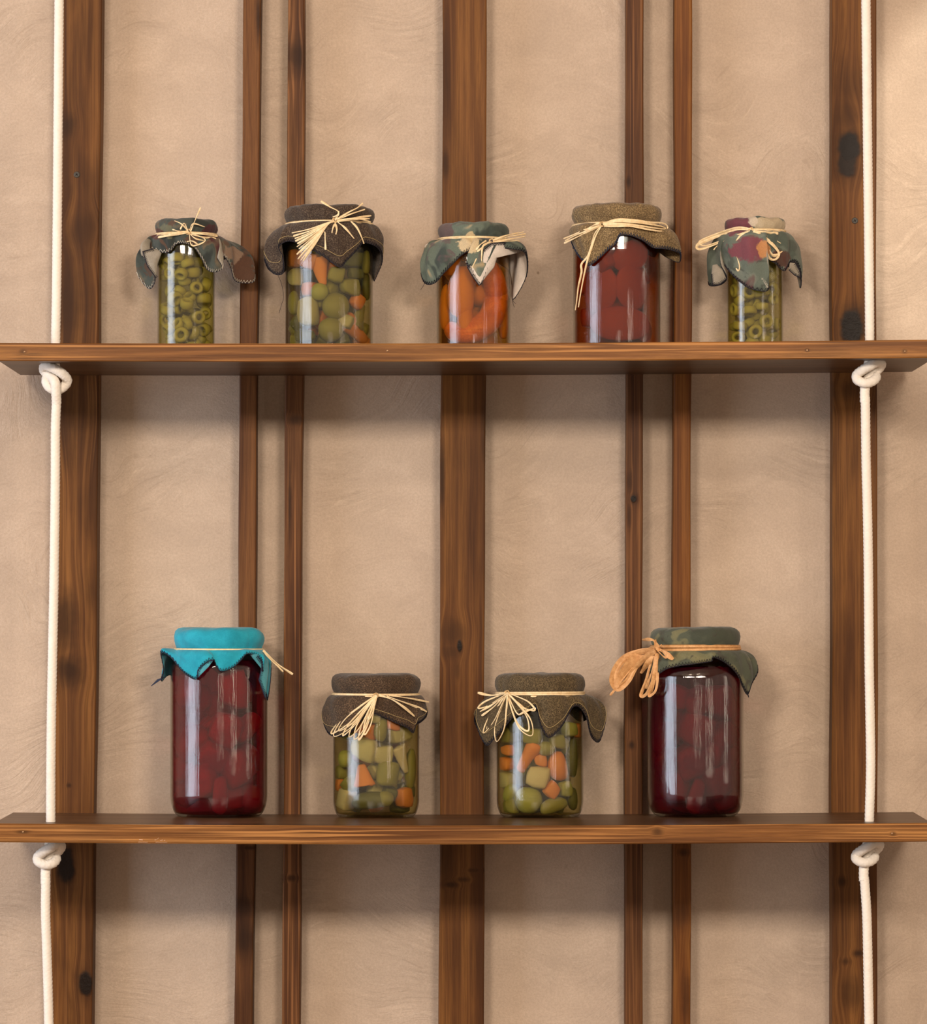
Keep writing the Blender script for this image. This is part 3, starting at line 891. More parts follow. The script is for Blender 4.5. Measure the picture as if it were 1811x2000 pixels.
    # ---- raffia
    def ribbon(s, bm, pts, w, thick=0.00035, twist=0.0, taper=True, seed=0, face=(0, -1, 0)):
        c = catmull(pts, 8); n = len(c); prev = None
        rnd = random.Random(seed); ph = rnd.uniform(0, 6)
        for i, p in enumerate(c):
            t = i / (n - 1)
            tg = (c[min(i + 1, n - 1)] - c[max(i - 1, 0)]).normalized()
            nrm = Vector(face)
            side = tg.cross(nrm)
            if side.length < 1e-4: side = Vector((1, 0, 0))
            side.normalize()
            ang = twist * math.sin(t * 5 + ph)
            side = (side * math.cos(ang) + side.cross(tg) * math.sin(ang)).normalized()
            up = side.cross(tg).normalized()
            ww = w * (0.75 + 0.25 * math.sin(t * 7 + ph))
            if taper and t > .97: ww *= .8
            # a creased section: two edges, a raised middle
            sec = [p - side * ww / 2, p + up * thick * 1.2, p + side * ww / 2, p - up * thick * .6]
            vs = [bm.verts.new(q) for q in sec]
            if prev:
                for k in range(4): bm.faces.new((prev[k], prev[(k + 1) % 4], vs[(k + 1) % 4], vs[k]))
            else: bm.faces.new(vs[::-1])
            prev = vs
        bm.faces.new(prev)
    def tie(s, mat, yb, bandw, knot, strands, strandw=1.7, nband=3, thin=False, tilt=0.0, dk=7):
        """yb band height px, bandw its width px, knot px, strands: lists of pixel points"""
        bm = bmesh.new(); rnd = s.rnd
        hz = W(s.cx, yb, s.Y).z - s.z0
        for b in range(nband):
            off = ((b + .5) / nband - .5) * bandw * s.s
            amp = rnd.uniform(0.2, .5) * bandw / max(1, nband) * s.s; ph = rnd.uniform(0, 6)
            n = 72; prev = None; first = None
            hw = bandw / nband * .80 * s.s
            for k in range(n):
                th = 2 * math.pi * k / n
                r = s.rn + 0.0021 + 0.0005 * b % 0.0007 + 0.0003 * math.sin(3 * th + ph)
                z = hz + off + amp * math.sin(th + ph) + tilt * math.cos(th) * s.R
                sec = [(r, z - hw / 1.0), (r + 0.0007, z), (r, z + hw / 1.0), (r - 0.0006, z)]
                vs = [bm.verts.new((q * math.cos(th), q * math.sin(th), zz)) for q, zz in sec]
                if prev:
                    for j in range(4): bm.faces.new((prev[j], prev[(j + 1) % 4], vs[(j + 1) % 4], vs[j]))
                else: first = vs
                prev = vs
            for j in range(4): bm.faces.new((prev[j], prev[(j + 1) % 4], first[(j + 1) % 4], first[j]))
        bmesh.ops.recalc_face_normals(bm, faces=bm.faces)
        root = link_mesh('raffia_tie', bm, mat, parent=s.root)
        s.tie_root = root
        # knot
        kx, ky = knot
        if kx is not None:
            dxn = kx - s.cx; dn = math.sqrt(max((s.r_px) ** 2 - dxn * dxn, (0.3 * s.r_px) ** 2)) + dk
            b2 = bmesh.new()
            for q in range(4):
                a = q * .8 + .3
                pts = []
                for k in range(9):
                    th = 2 * math.pi * k / 8
                    x = kx + (5.2 - q * .5) * math.cos(th) * math.cos(a) - 3.6 * math.sin(th) * math.sin(a)
                    y = ky + (5.2 - q * .5) * math.cos(th) * math.sin(a) + 3.6 * math.sin(th) * math.cos(a)
                    pts.append(s.P(x, y, dn + 2.5 * math.sin(th * 1 + q)))
                s.ribbon(b2, pts, 2.6 * s.s, 0.0012, 0.3, False, q)
            bmesh.ops.recalc_face_normals(b2, faces=b2.faces)
            link_mesh('knot', b2, mat, parent=root, smooth=False)
        for i, st in enumerate(strands):
            w = strandw
            if isinstance(st, tuple): st, w = st
            b3 = bmesh.new(); pts = []
            n = len(st)
            for k, (x, y) in enumerate(st):
                dx = x - s.cx
                tt = k / max(1, n - 1)
                m = 8 + 8 * math.sin(math.pi * min(1, tt * .75)) + (i % 5) * 0.9
                R = s.r_px + m
                d = math.sqrt(max(R * R - dx * dx, (0.42 * s.r_px) ** 2))
                pts.append(s.P(x, y, d))
            s.ribbon(b3, pts, w * 1.9 * s.s, 0.00028, 0.5, True, i)
            bmesh.ops.recalc_face_normals(b3, faces=b3.faces)
            link_mesh('strand', b3, mat, parent=root, smooth=False)

# ------------------------------------------------------------------ pieces inside the jars
def piece_mesh(kind, seed):
    """unit-ish shapes, about 1 across each half axis; x right, y depth, z up"""
    rnd = random.Random(seed * 7 + 3); bm = bmesh.new()
    nf = smooth_noise(rnd)
    if kind == 'ball':
        bmesh.ops.create_icosphere(bm, subdivisions=3, radius=1.0)
        for v in bm.verts:
            v.co *= 1 + 0.05 * nf(*(v.co * 1.2))
            r = math.hypot(v.co.x, v.co.y)
            v.co.z -= 0.16 * math.exp(-(r / .22) ** 2) * (1 if v.co.z > 0 else -1) * .7
    elif kind == 'chunk':
        bmesh.ops.create_cube(bm, size=1.7)
        bmesh.ops.subdivide_edges(bm, edges=bm.edges, cuts=5, use_grid_fill=True)
        sx, sz = rnd.uniform(-.25, .25), rnd.uniform(-.25, .25)
        for v in bm.verts:
            n = v.co.normalized(); q = v.co.length
            v.co = v.co.lerp(n * 1.0, 0.55)
            v.co.x += sx * v.co.z; v.co.z *= 1 + sz * v.co.x
            v.co *= 1 + 0.07 * nf(*(v.co * 1.1))
    elif kind == 'wedge':
        bmesh.ops.create_cone(bm, cap_ends=True, segments=20, radius1=1.0, radius2=0.32, depth=2.0)
        bmesh.ops.subdivide_edges(bm, edges=[e for e in bm.edges if abs(e.verts[0].co.z - e.verts[1].co.z) > .5], cuts=5)
        for v in bm.verts:
            r = math.hypot(v.co.x, v.co.y)
            v.co.y *= 0.72
            v.co *= 1 + 0.07 * nf(*(v.co * 1.3))
        bmesh.ops.bevel(bm, geom=[e for e in bm.edges if e.is_manifold and e.calc_face_angle(0) > .8], offset=0.16, segments=3, affect='EDGES', profile=.6)
    elif kind == 'cyl':
        prof = [(0, -1), (.62, -1), (.86, -.92), (.98, -.7), (1, 0), (.96, .66), (.84, .9), (.6, .99), (0, 1)]
        lathe(bm, prof, 20)
        for v in bm.verts: v.co *= 1 + 0.06 * nf(*(v.co * 1.1))
    elif kind == 'long':
        prof = [(0, -1), (.35, -.97), (.7, -.85), (.95, -.5), (1, -.1), (.9, .35), (.7, .7), (.42, .92), (0, 1)]
        lathe(bm, prof, 20)
        for v in bm.verts:
            v.co.x += 0.22 * (v.co.z ** 2 - .4)
            v.co *= 1 + 0.05 * nf(*(v.co * 1.1))
    elif kind == 'carrot':
        prof = [(0, -1), (.35, -.98), (.55, -.86), (.62, -.5), (.72, 0), (.92, .5), (1, .78), (.85, .94), (.5, 1.0), (0, 1)]
        lathe(bm, prof, 20)
        for v in bm.verts: v.co.x += 0.15 * v.co.z ** 2; v.co *= 1 + .03 * nf(*(v.co * 1.1))
    elif kind == 'ring':
        R0, n, m = 0.70, 26, 10
        hgt = rnd.uniform(.50, .80)
        vs = []
        for i in range(n):
            a = 2 * math.pi * i / n; row = []
            for j in range(m):
                b = 2 * math.pi * j / m
                # squarish section, its wall thicker at the middle
                cb, sb = math.cos(b), math.sin(b)
                k = (abs(cb) ** 3 + abs(sb) ** 3) ** (-1 / 3)
                rr = R0 + 0.29 * cb * k; zz = hgt * sb * k
                rr *= 1 + .05 * math.sin(2 * a + seed) - 0.06 * (zz ** 2)
                row.append(bm.verts.new((rr * math.cos(a), zz, rr * math.sin(a))))
            vs.append(row)
        for i in range(n):
            for j in range(m):
                bm.faces.new((vs[i][j], vs[(i + 1) % n][j], vs[(i + 1) % n][(j + 1) % m], vs[i][(j + 1) % m]))
    elif kind == 'slab':
        bmesh.ops.create_uvsphere(bm, u_segments=28, v_segments=16, radius=1.0)
        for v in bm.verts:
            v.co.y *= 0.34
            v.co.y += 0.30 * v.co.x ** 2
            v.co *= 1 + .06 * nf(*(v.co * 1.4))
    bmesh.ops.recalc_face_normals(bm, faces=bm.faces)
    me = bpy.data.meshes.new(kind)
    bm.to_mesh(me); bm.free()
    for p in me.polygons: p.use_smooth = True
    return me
MESHES = {}
def pmesh(kind, var, mat):
    key = (kind, var, mat)
    if key not in MESHES:
        me = piece_mesh(kind, var); me.name = kind; me.materials.append(V[mat]); MESHES[key] = me
    return MESHES[key]
def put(jar, name, label, cat, kind, mat, loc, scale, rot=(0, 0, 0), group=None, var=0):
    o = bpy.data.objects.new(name, pmesh(kind, var, mat)); COL.objects.link(o)
    o.location = jar.loc + loc; o.scale = scale
    if isinstance(rot, (tuple, list)): o.rotation_euler = rot
    else: o.rotation_mode = 'QUATERNION'; o.rotation_quaternion = rot
    tag(o, label, cat, group)
    settle(jar, o)
    return o
def settle(jar, o):
    """move the piece towards the axis, then shrink it, until it lies wholly inside the glass"""
    me = o.data
    co = np.empty(len(me.vertices) * 3); me.vertices.foreach_get('co', co); co = co.reshape(-1, 3)
    q = o.rotation_quaternion.to_matrix() if o.rotation_mode == 'QUATERNION' else o.rotation_euler.to_matrix()
    Q = np.array(q)
    zs = np.array([z for r, z in jar.inner[1:]]); rs = np.array([r for r, z in jar.inner[1:]])
    zs = np.maximum.accumulate(zs + np.arange(len(zs)) * 1e-7)
    for k in range(40):
        sc_ = np.array(o.scale); L = np.array(o.location - jar.loc)
        P_ = (co * sc_) @ Q.T + L
        low = 0.0036 - P_[:, 2].min()
        if low > 0: o.location.z += low; L[2] += low; P_[:, 2] += low
        lim = np.interp(P_[:, 2], zs, rs) - 0.0008
        ex = (np.hypot(P_[:, 0], P_[:, 1]) - lim); j = int(ex.argmax())
        if ex[j] <= 1e-5: break
        d = np.array([P_[j, 0], P_[j, 1]]); d /= max(1e-9, np.hypot(*d))
        o.location.x -= d[0] * ex[j] * 1.05; o.location.y -= d[1] * ex[j] * 1.05
        if k > 5: o.scale = o.scale * 0.965
def rin(jar, z):
    """inner radius at local height z"""
    prev = None
    for r, zz in jar.inner[1:]:
        if zz >= z:
            if prev is None or zz - prev[1] < 1e-6: return r
            return prev[0] + (r - prev[0]) * (z - prev[1]) / (zz - prev[1])
        prev = (r, zz)
    return jar.inner[-1][0]
def fit(jar, p, rad):
    """push a centre inside the brine"""
    lo = 0.0036 + rad * .95; z = max(p.z, lo)
    R = min(rin(jar, max(0.006, z - rad * .6)), rin(jar, z)) - 0.0014 - rad
    R = max(R, 0.0005)
    r = math.hypot(p.x, p.y)
    if r > R: p = Vector((p.x * R / r, p.y * R / r, z))
    else: p = Vector((p.x, p.y, z))
    return p
def place_pieces(jar, items):
    """items: (name, label, cat, kind, mat, x, y, rx, rz[, roll_deg[, depth_shrink]]) pixels"""
    placed = []
    for i, it in enumerate(items):
        name, label, cat, kind, mat, x, y, rx, rz = it[:9]
        roll = math.radians(it[9]) if len(it) > 9 else 0
        ry = min(rx, rz) * (it[10] if len(it) > 10 else 0.85)
        back = it[11] if len(it) > 11 else 0
        s = jar.s; lim = jar.r_px - 3.4
        dx = x - jar.cx
        ext = abs(rx * math.cos(roll)) * 0.8 + abs(rz * math.sin(roll)) * 0.8
        mx = max(0, lim - ext)
        dx = max(-mx, min(mx, dx))
        r_av = ry
        rr = max(0.0, (lim - r_av))
        # the widest part touches the glass somewhere: sink it by the sagitta
        d = math.sqrt(max(rr * rr - dx * dx, 0)) 
        w = min(ext, 0.9 * lim)
        d = min(d, math.sqrt(max(lim * lim - (abs(dx) + w * .72) ** 2, 0)) - ry * .25)
        d = max(d, 2.0) - back
        c = jar.P(jar.cx + dx, y, d)
        c.z = max(c.z, 0.0052 + rz * s * abs(math.cos(roll)) * .8 + rx * s * abs(math.sin(roll)) * .5)
        yaw = math.atan2(dx, max(d, 1)) * .8
        q = Matrix.Rotation(yaw, 4, 'Z') @ Matrix.Rotation(roll, 4, 'Y')
        put(jar, name, label, cat, kind, mat, c, (rx * s, ry * s, rz * s), q.to_quaternion(), None if len(it) < 13 else it[12], i % 5)
        placed.append((c.x, c.y, c.z, max(ry, min(rx, rz)) * s, 1))
    return placed
def fill(jar, n, rad_px, specs, ytop, placed=(), seed=1, iters=160, only_back=False):
    """settle n loose pieces by relaxation; specs: list of (name, label, cat, kind, mat, group, sx, sz)"""
    rnd = random.Random(seed); s = jar.s
    ztop = W(jar.cx, ytop, jar.Y).z - jar.z0
    nf_ = len(placed)
    P_ = [list(p[:3]) for p in placed]; R_ = [p[3] for p in placed]
    for i in range(n):
        r = rad_px * s * rnd.uniform(.88, 1.1)
        a = rnd.uniform(0, 6.283); q = math.sqrt(rnd.random()) * jar.R * .75
        z = rnd.uniform(0.006, ztop)
        P_.append([q * math.cos(a), q * math.sin(a), z]); R_.append(r)
    P_ = np.array(P_, float).reshape(-1, 3); R_ = np.array(R_)
    N = len(P_)
    for it in range(iters):
        D = P_[:, None, :] - P_[None, :, :]
        L = np.sqrt((D ** 2).sum(-1)) + np.eye(N)
        ov = (R_[:, None] + R_[None, :]) * 0.93 - L
        ov[ov < 0] = 0; np.fill_diagonal(ov, 0)
        push = (D / L[..., None] * ov[..., None]).sum(1) * 0.32
        push[:nf_] = 0
        P_ += push
        P_[nf_:, 2] -= 0.00004
        for k in range(nf_, N):
            v = fit(jar, Vector(P_[k]), R_[k])
            if v.z > ztop - R_[k] * .6: v.z = ztop - R_[k] * .6
            P_[k] = v
    for k in range(nf_, N):
        sp = specs[(k - nf_) % len(specs)]
        name, label, cat, kind, mat, group, sx, sz = sp
        r = R_[k]
        q = Matrix.Rotation(rnd.uniform(0, 6.28), 4, 'Z') @ Matrix.Rotation(rnd.uniform(0, 6.28), 4, 'X') @ Matrix.Rotation(rnd.uniform(0, 6.28), 4, 'Y')
        put(jar, name, label, cat, kind, mat, Vector(P_[k]), (r * sx, r, r * sz), q.to_quaternion(), group, k % 5)

# ------------------------------------------------------------------ fabrics
DK = (0.035, 0.040, 0.030)
F_CAMO1 = mat_cloth('cloth_floral_dark', 'floral', [(0.036, 0.042, 0.038), (0.070, 0.082, 0.070), (0.15, 0.12, 0.08), (0.09, 0.03, 0.03), (0.115, 0.06, 0.038)], 1,
    [(0.060, 0.086, 0.017, 0.022, (0.10, 0.045, 0.026)), (0.049, 0.107, 0.010, 0.008, (0.26, 0.17, 0.115)), (0.029, 0.128, 0.010, 0.009, (0.075, 0.020, 0.025)), (-0.020, 0.129, 0.010, 0.008, (0.15, 0.15, 0.095)), (-0.030, 0.128, 0.006, 0.007, (0.10, 0.035, 0.03))])
F_GREEN = mat_cloth('cloth_floral_green', 'floral', [(0.055, 0.070, 0.060), (0.13, 0.16, 0.125), (0.16, 0.19, 0.15), (0.48, 0.36, 0.20), (0.12, 0.085, 0.085)], 2,
    [(-0.004, 0.113, 0.012, 0.010, (0.64, 0.50, 0.30)), (-0.029, 0.128, 0.008, 0.012, (0.13, 0.085, 0.085)), (-0.003, 0.122, 0.005, 0.005, (0.60, 0.46, 0.26))])
F_PINK = mat_cloth('cloth_floral_burgundy', 'floral', [(0.085, 0.105, 0.085), (0.13, 0.155, 0.125), (0.18, 0.20, 0.16), (0.13, 0.045, 0.05), (0.07, 0.08, 0.065)], 5,
    [(-0.010, 0.108, 0.019, 0.013, (0.20, 0.050, 0.072)), (-0.020, 0.134, 0.016, 0.011, (0.17, 0.040, 0.060)), (0.014, 0.135, 0.018, 0.010, (0.52, 0.42, 0.28)), (0.007, 0.107, 0.007, 0.009, (0.52, 0.24, 0.09)), (0.026, 0.099, 0.010, 0.010, (0.085, 0.035, 0.025)), (-0.004, 0.138, 0.005, 0.006, (0.60, 0.50, 0.38))])
F_MOSS = mat_cloth('cloth_floral_moss', 'floral', [(0.060, 0.068, 0.048), (0.085, 0.095, 0.065), (0.16, 0.155, 0.085), (0.20, 0.18, 0.09), (0.06, 0.05, 0.04)], 8)
F_UNDER = mat_cloth('cloth_underside_grey', 'plain', [(0.25, 0.22, 0.17), (0.34, 0.30, 0.24)], 3)
F_WHITE = mat_cloth('cloth_underside_white', 'plain', [(0.60, 0.53, 0.46), (0.74, 0.67, 0.60)], 3)
F_BROWN = mat_cloth('cloth_tweed_brown', 'tweed', [(0.032, 0.020, 0.015), (0.066, 0.045, 0.032), (0.17, 0.125, 0.085)], 4)
F_BROWN2 = mat_cloth('cloth_tweed_chestnut', 'tweed', [(0.034, 0.021, 0.013), (0.072, 0.045, 0.027), (0.19, 0.12, 0.07)], 6)
F_OLIVE = mat_cloth('cloth_tweed_olive', 'tweed', [(0.048, 0.033, 0.016), (0.098, 0.070, 0.036), (0.22, 0.155, 0.08)], 7)
F_TAN = mat_cloth('cloth_tweed_tan', 'tweed', [(0.095, 0.062, 0.030), (0.20, 0.135, 0.065), (0.44, 0.31, 0.15)], 9)
F_TEAL = mat_cloth('cloth_turquoise', 'plain', [(0.015, 0.30, 0.42), (0.025, 0.40, 0.54)], 10)
F_TEAL2 = mat_cloth('cloth_turquoise_underside', 'plain', [(0.06, 0.30, 0.38), (0.10, 0.40, 0.48)], 11)

# ================================================================== the nine jars
# ---- 1: olive rings, upper shelf, left end
J = Jar('olive_jar', 'slim jar of olive rings at the left end of the upper shelf', 362.5, 56, 51, 9, 430, 461, 485, 61, 1, 'jars on the upper shelf')
J.brine('olive', 486)
J.cover(F_CAMO1, F_UNDER,
        [(-112, 268, 528, 'd-12'), (-102, 290, 563, 'd0'), (-94, 303, 548, 'd14'), (-86, 298, 520, 'd28'), (-72, 277, 497, 'd34'), (-58, 292, 487, 16), (-42, 322, 493, 8), (-28, 335, 488, 5), (-18, 345, 476, 5), (-5, 362, 475, 5), (10, 380, 484, 6), (24, 394, 505, 8), (38, 405, 526, 8), (50, 421, 531, 'd50'), (60, 434, 522, 'd45'), (68, 425, 503, 'd52'), (80, 436, 499, 'd38'), (88, 450, 520, 'd22'), (97, 457, 545, 'd10'), (106, 472, 552, 'd0'), (116, 496, 549, 'd-6'), (127, 491, 523, 'd-14'), (142, 462, 500, 'd-40')],
        TH_WHITE, tilt=-0.0007)
J.flap([(279, 491), (300, 486), (317, 491), (308, 515), (305, 543), (288, 520)], 0, F_UNDER, [(0, 5), (5, 4), (0, 1)], TH_DARK, deep=38, label='pale grey turned-out corner of the cloth')
J.flap([(424, 476), (416, 480), (418, 490), (428, 502), (434, 515), (425, 531), (436, 524), (437, 514), (428, 497), (421, 488)], 10, F_WHITE, [(1, 2), (2, 3), (3, 4)], TH_WHITE, bulge=1, label='pale rolled edge of the cloth')
J.tie(R1, 461, 7, (369, 452), [
    [(369, 453), (355, 438), (341, 431)], [(369, 455), (348, 451), (337, 448)], ([(366, 453), (345, 456), (328, 460), (309, 463)], 4),
    [(368, 455), (360, 436), (352, 448)], [(372, 452), (380, 433), (392, 405)], [(370, 450), (378, 437), (400, 443)], [(370, 457), (372, 474), (378, 480), (396, 474), (400, 467), (384, 459), (373, 455)],
    ([(373, 456), (395, 463), (422, 466)], 2.6), ([(373, 454), (400, 458), (425, 461)], 2.4), [(365, 472), (376, 471), (388, 478)], [(370, 456), (382, 466), (400, 470)]], 1.6)
G1 = 'olive rings in the left slim jar'; L1 = 'green olive ring packed in the slim jar at the left end of the upper shelf'
fr = [('olive_ring', 'cut olive ring facing out at the foot of the left slim jar', 'olive', 'ring', 'olive', 354, 654, 15.5, 15.5, 0, .8),
      ('olive_ring', 'olive ring facing out in the lower right of the left slim jar', 'olive', 'ring', 'olive', 388, 620, 14, 14, 0, .8),
      ('olive_ring', 'olive ring facing out at mid height of the left slim jar', 'olive', 'ring', 'olive', 384, 562, 13, 13, 0, .8),
      ('olive_ring', 'olive ring facing out near the upper left of the left slim jar', 'olive', 'ring', 'olive', 333, 534, 13, 13, 0, .8)]
pl = place_pieces(J, fr)
fill(J, 66, 12.6, [('olive_ring', L1, 'olive', 'ring', 'olive', G1, 1.12, 1.12)], 494, pl, 11)

# ---- 2: mixed vegetables, brown tweed
J = Jar('pickle_jar', 'wide upper-shelf jar of green tomatoes and carrots with a fan-shaped straw tie', 642.5, 85.5, 79, 10, 405, 440, 470, 88, 1, 'jars on the upper shelf')
J.brine('mixed', 470)
J.cover(F_BROWN, F_BROWN,
        [(-125, 550, 535, 'd-30'), (-112, 526, 527, 'd-12'), (-100, 518, 508, 'd8'), (-90, 533, 533, 'd22'), (-80, 553, 533, 'd36'), (-70, 553, 503, 'd52'), (-60, 545, 482, 'd62'), (-50, 560, 471, 16), (-38, 578, 473, 8), (-24, 602, 484, 6), (-8, 632, 500, 6), (10, 662, 521, 8), (20, 678, 508, 8), (32, 697, 488, 8), (44, 709, 474, 10), (54, 716, 474, 'd62'), (66, 733, 480, 'd50'), (78, 743, 492, 'd30'), (90, 746, 512, 'd10'), (100, 737, 535, 'd0'), (108, 728, 548, 'd-8'), (125, 716, 520, 'd-60')],
        TH_DARK, line=TH_GOLD, folds=6, lump=0.015)
fan = []
for k, (ex, ey) in enumerate([(570, 455), (573, 461), (576, 466), (577, 471), (581, 476), (580, 482), (584, 486), (580, 497), (585, 493), (582, 506), (588, 508), (592, 510), (596, 500)]):
    fan.append([(652, 432), (640, 436 + k * .3), ((640 + ex) / 2, (438 + ey) / 2 + 1), (ex, ey)])
J.tie(R1, 443, 9, (655, 430), fan + [
    [(655, 430), (661, 414), (645, 404), (627, 393)], [(658, 428), (680, 415), (698, 406), (709, 397)], [(658, 428), (685, 418), (713, 409)], [(658, 430), (690, 426), (725, 421)], [(658, 431), (690, 428), (722, 427)], [(658, 432), (700, 428), (724, 434)],
    [(660, 434), (675, 446), (692, 466)], [(684, 431), (697, 444), (706, 462), (711, 476)], ([(636, 438), (635, 460), (636, 488)], 2.2), [(655, 436), (651, 444), (648, 455)], [(655, 436), (658, 448), (656, 458)], [(650, 424), (660, 420), (662, 412)]], 2.2, thin=False)
J.thread([(541, 533, -5), (550, 555, -5), (554, 580, 0), (550, 595, 0), (545, 612, 0)], TH_DARK)
GV = 'pickled vegetable'
it2 = [
    ('green_tomato', 'largest round green tomato in the middle of the brown-capped jar on the upper shelf', GV, 'ball', 'green', 656, 598, 27, 27, 20),
    ('green_tomato', 'round green tomato at the foot of the jar with the fan-shaped tie', GV, 'ball', 'green', 646, 644, 24.5, 25, -30),
    ('green_tomato', 'small pale green tomato left of the largest one in the upper-shelf mixed jar', GV, 'ball', 'lime', 624, 570, 17.5, 18, 10),
    ('cucumber_piece', 'yellow-green chunk under the cloth point of the upper-shelf mixed jar', GV, 'chunk', 'green', 657, 536, 18, 17, 10),
    ('cucumber_piece', 'green chunk near the top right of the upper-shelf mixed jar', GV, 'chunk', 'dgreen', 690, 507, 21, 17),
    ('cucumber_piece', 'green chunk right of centre, above the orange piece, upper-shelf mixed jar', GV, 'chunk', 'green', 684, 560, 22, 18, 5),
    ('cucumber_piece', 'dark green piece between two lighter chunks at the right of the upper-shelf mixed jar', GV, 'chunk', 'dgreen', 696, 534, 18, 12),
    ('carrot_piece', 'pointed orange carrot piece high in the upper-shelf mixed jar', GV, 'wedge', 'orange', 627, 530, 20, 27, 170),
    ('carrot_piece', 'pinkish carrot piece under the cloth of the upper-shelf mixed jar', GV, 'chunk', 'pink', 604, 508, 24, 18, 15),
    ('carrot_piece', 'dim orange piece at the upper left of the upper-shelf mixed jar', GV, 'chunk', 'orange', 569, 505, 16, 20),
    ('cauliflower_piece', 'pale piece at the left edge of the upper-shelf mixed jar', GV, 'chunk', 'pale', 576, 541, 17, 18),
    ('pepper_piece', 'green strip at the left edge of the upper-shelf mixed jar', GV, 'long', 'green', 574, 592, 14, 24, -8),
    ('cauliflower_piece', 'tall pale piece behind the window reflection in the upper-shelf mixed jar', GV, 'chunk', 'pale', 602, 608, 22, 32),
    ('carrot_piece', 'small orange piece right of the largest green tomato', GV, 'chunk', 'orange', 698, 588, 15, 16, 30),
    ('pepper_piece', 'green wedge low at the right side of the upper-shelf mixed jar', GV, 'wedge', 'green', 706, 617, 19, 26, 25),
    ('carrot_piece', 'long orange carrot piece slanting at the bottom right of the upper-shelf mixed jar', GV, 'carrot', 'orange', 697, 646, 20, 35, -52, .8),
    ('cucumber_piece', 'dark green piece at the bottom left of the upper-shelf mixed jar', GV, 'chunk', 'dgreen', 596, 656, 26, 13),
    ('pepper_piece', 'green strip at the upper right edge of the upper-shelf mixed jar', GV, 'long', 'green', 716, 512, 10, 24, 5),
    ('pepper_piece', 'green strip at the right edge below the cloth of the upper-shelf mixed jar', GV, 'long', 'dgreen', 717, 560, 10, 26, -4)]
pl = place_pieces(J, it2)
G2 = 'loose pieces behind the front row in the upper mixed jar'; L2 = 'dim piece deeper inside the upper-shelf mixed vegetable jar, behind the front row'
fill(J, 46, 17, [('vegetable_piece', L2, GV, 'chunk', m, G2, 1.1, 1.0) for m in ('green', 'dgreen', 'pale', 'green', 'dgreen', 'orange')], 478, pl, 21)
J.dots(634, 652, 8, 566, 624)

# ---- 3: orange peppers
J = Jar('pepper_jar', 'jar of orange peppers before the centre board, green cap with a white corner', 925, 72, 66, 12, 437, 471, 500, 69.5, 1, 'jars on the upper shelf')
J.brine('orange', 500)
J.cover(F_GREEN, F_WHITE,
        [(-130, 848, 478, 'd-30'), (-112, 833, 486, 'd-5'), (-100, 827, 512, 'd12'), (-90, 824, 538, 'd24'), (-80, 832, 554, 'd34'), (-66, 850, 552, 'd50'), (-52, 868, 532, 16), (-40, 885, 515, 8), (-28, 903, 497, 6), (-14, 922, 488, 6), (-4, 931, 497, 10), (4, 912, 512, 12), (12, 922, 530, 12), (18, 937, 556, 12), (26, 952, 528, 14), (36, 968, 498, 12), (46, 985, 485, 14), (56, 1005, 487, 'd58'), (66, 1024, 492, 'd40'), (76, 1030, 515, 'd22'), (88, 1026, 545, 'd5'), (98, 1003, 584, 'd-8'), (110, 1000, 556, 'd-35')],
        TH_DARK, lump=0.02)
J.flap([(962, 475), (985, 474), (1010, 480), (1028, 490), (1010, 491), (985, 489), (972, 489), (970, 505), (965, 522), (950, 540), (936, 558), (922, 538), (913, 522), (930, 505), (945, 488)], 13, F_WHITE, [(0, 1), (1, 2), (2, 3), (14, 0), (13, 14), (12, 13), (11, 12), (10, 11)], TH_DARK, bulge=3, label='white turned-over corner of the cloth')
J.tie(R1, 471, 7, (961, 471), [
    [(963, 470), (985, 461), (1023, 453)], [(963, 470), (990, 463), (1027, 457)], [(963, 471), (995, 467), (1026, 462)], [(963, 472), (990, 471), (1015, 470)], [(963, 469), (990, 460), (1012, 455)],
    [(960, 472), (944, 482), (934, 500), (928, 512), (921, 525)], [(958, 472), (944, 480), (941, 500), (941, 520)], [(955, 473), (942, 483), (932, 492)], [(950, 470), (938, 478), (930, 488)]], 2.0)
J.thread([(830, 553, 30), (826, 560, 28), (822, 566, 26)], TH_DARK); J.thread([(1001, 584, -8), (1002, 592, -8), (1005, 600, -8)], TH_DARK); J.thread([(1000, 583, -8), (1004, 590, -8), (1008, 593, -8)], TH_DARK)
CP = 'pickled pepper'
it3 = [('pepper', 'amber pepper standing upright on the left of the orange pepper jar', CP, 'long', 'amber', 902, 570, 28, 52, 4, .8),
       ('pepper', 'dim amber pepper at the left edge of the orange pepper jar', CP, 'long', 'amber', 868, 600, 14, 45, 3, .8),
       ('pepper', 'dim amber pepper at the right edge of the orange pepper jar', CP, 'long', 'amber', 984, 625, 13, 38, 0, .8),
       ('pepper', 'amber pepper under the green cloth of the orange pepper jar', CP, 'chunk', 'amber', 880, 520, 22, 22, 0, .8, 6),
       ('pepper', 'amber pepper under the white cloth corner of the orange pepper jar', CP, 'chunk', 'amber', 940, 520, 26, 20, 0, .8, 12)]
pl = place_pieces(J, it3)
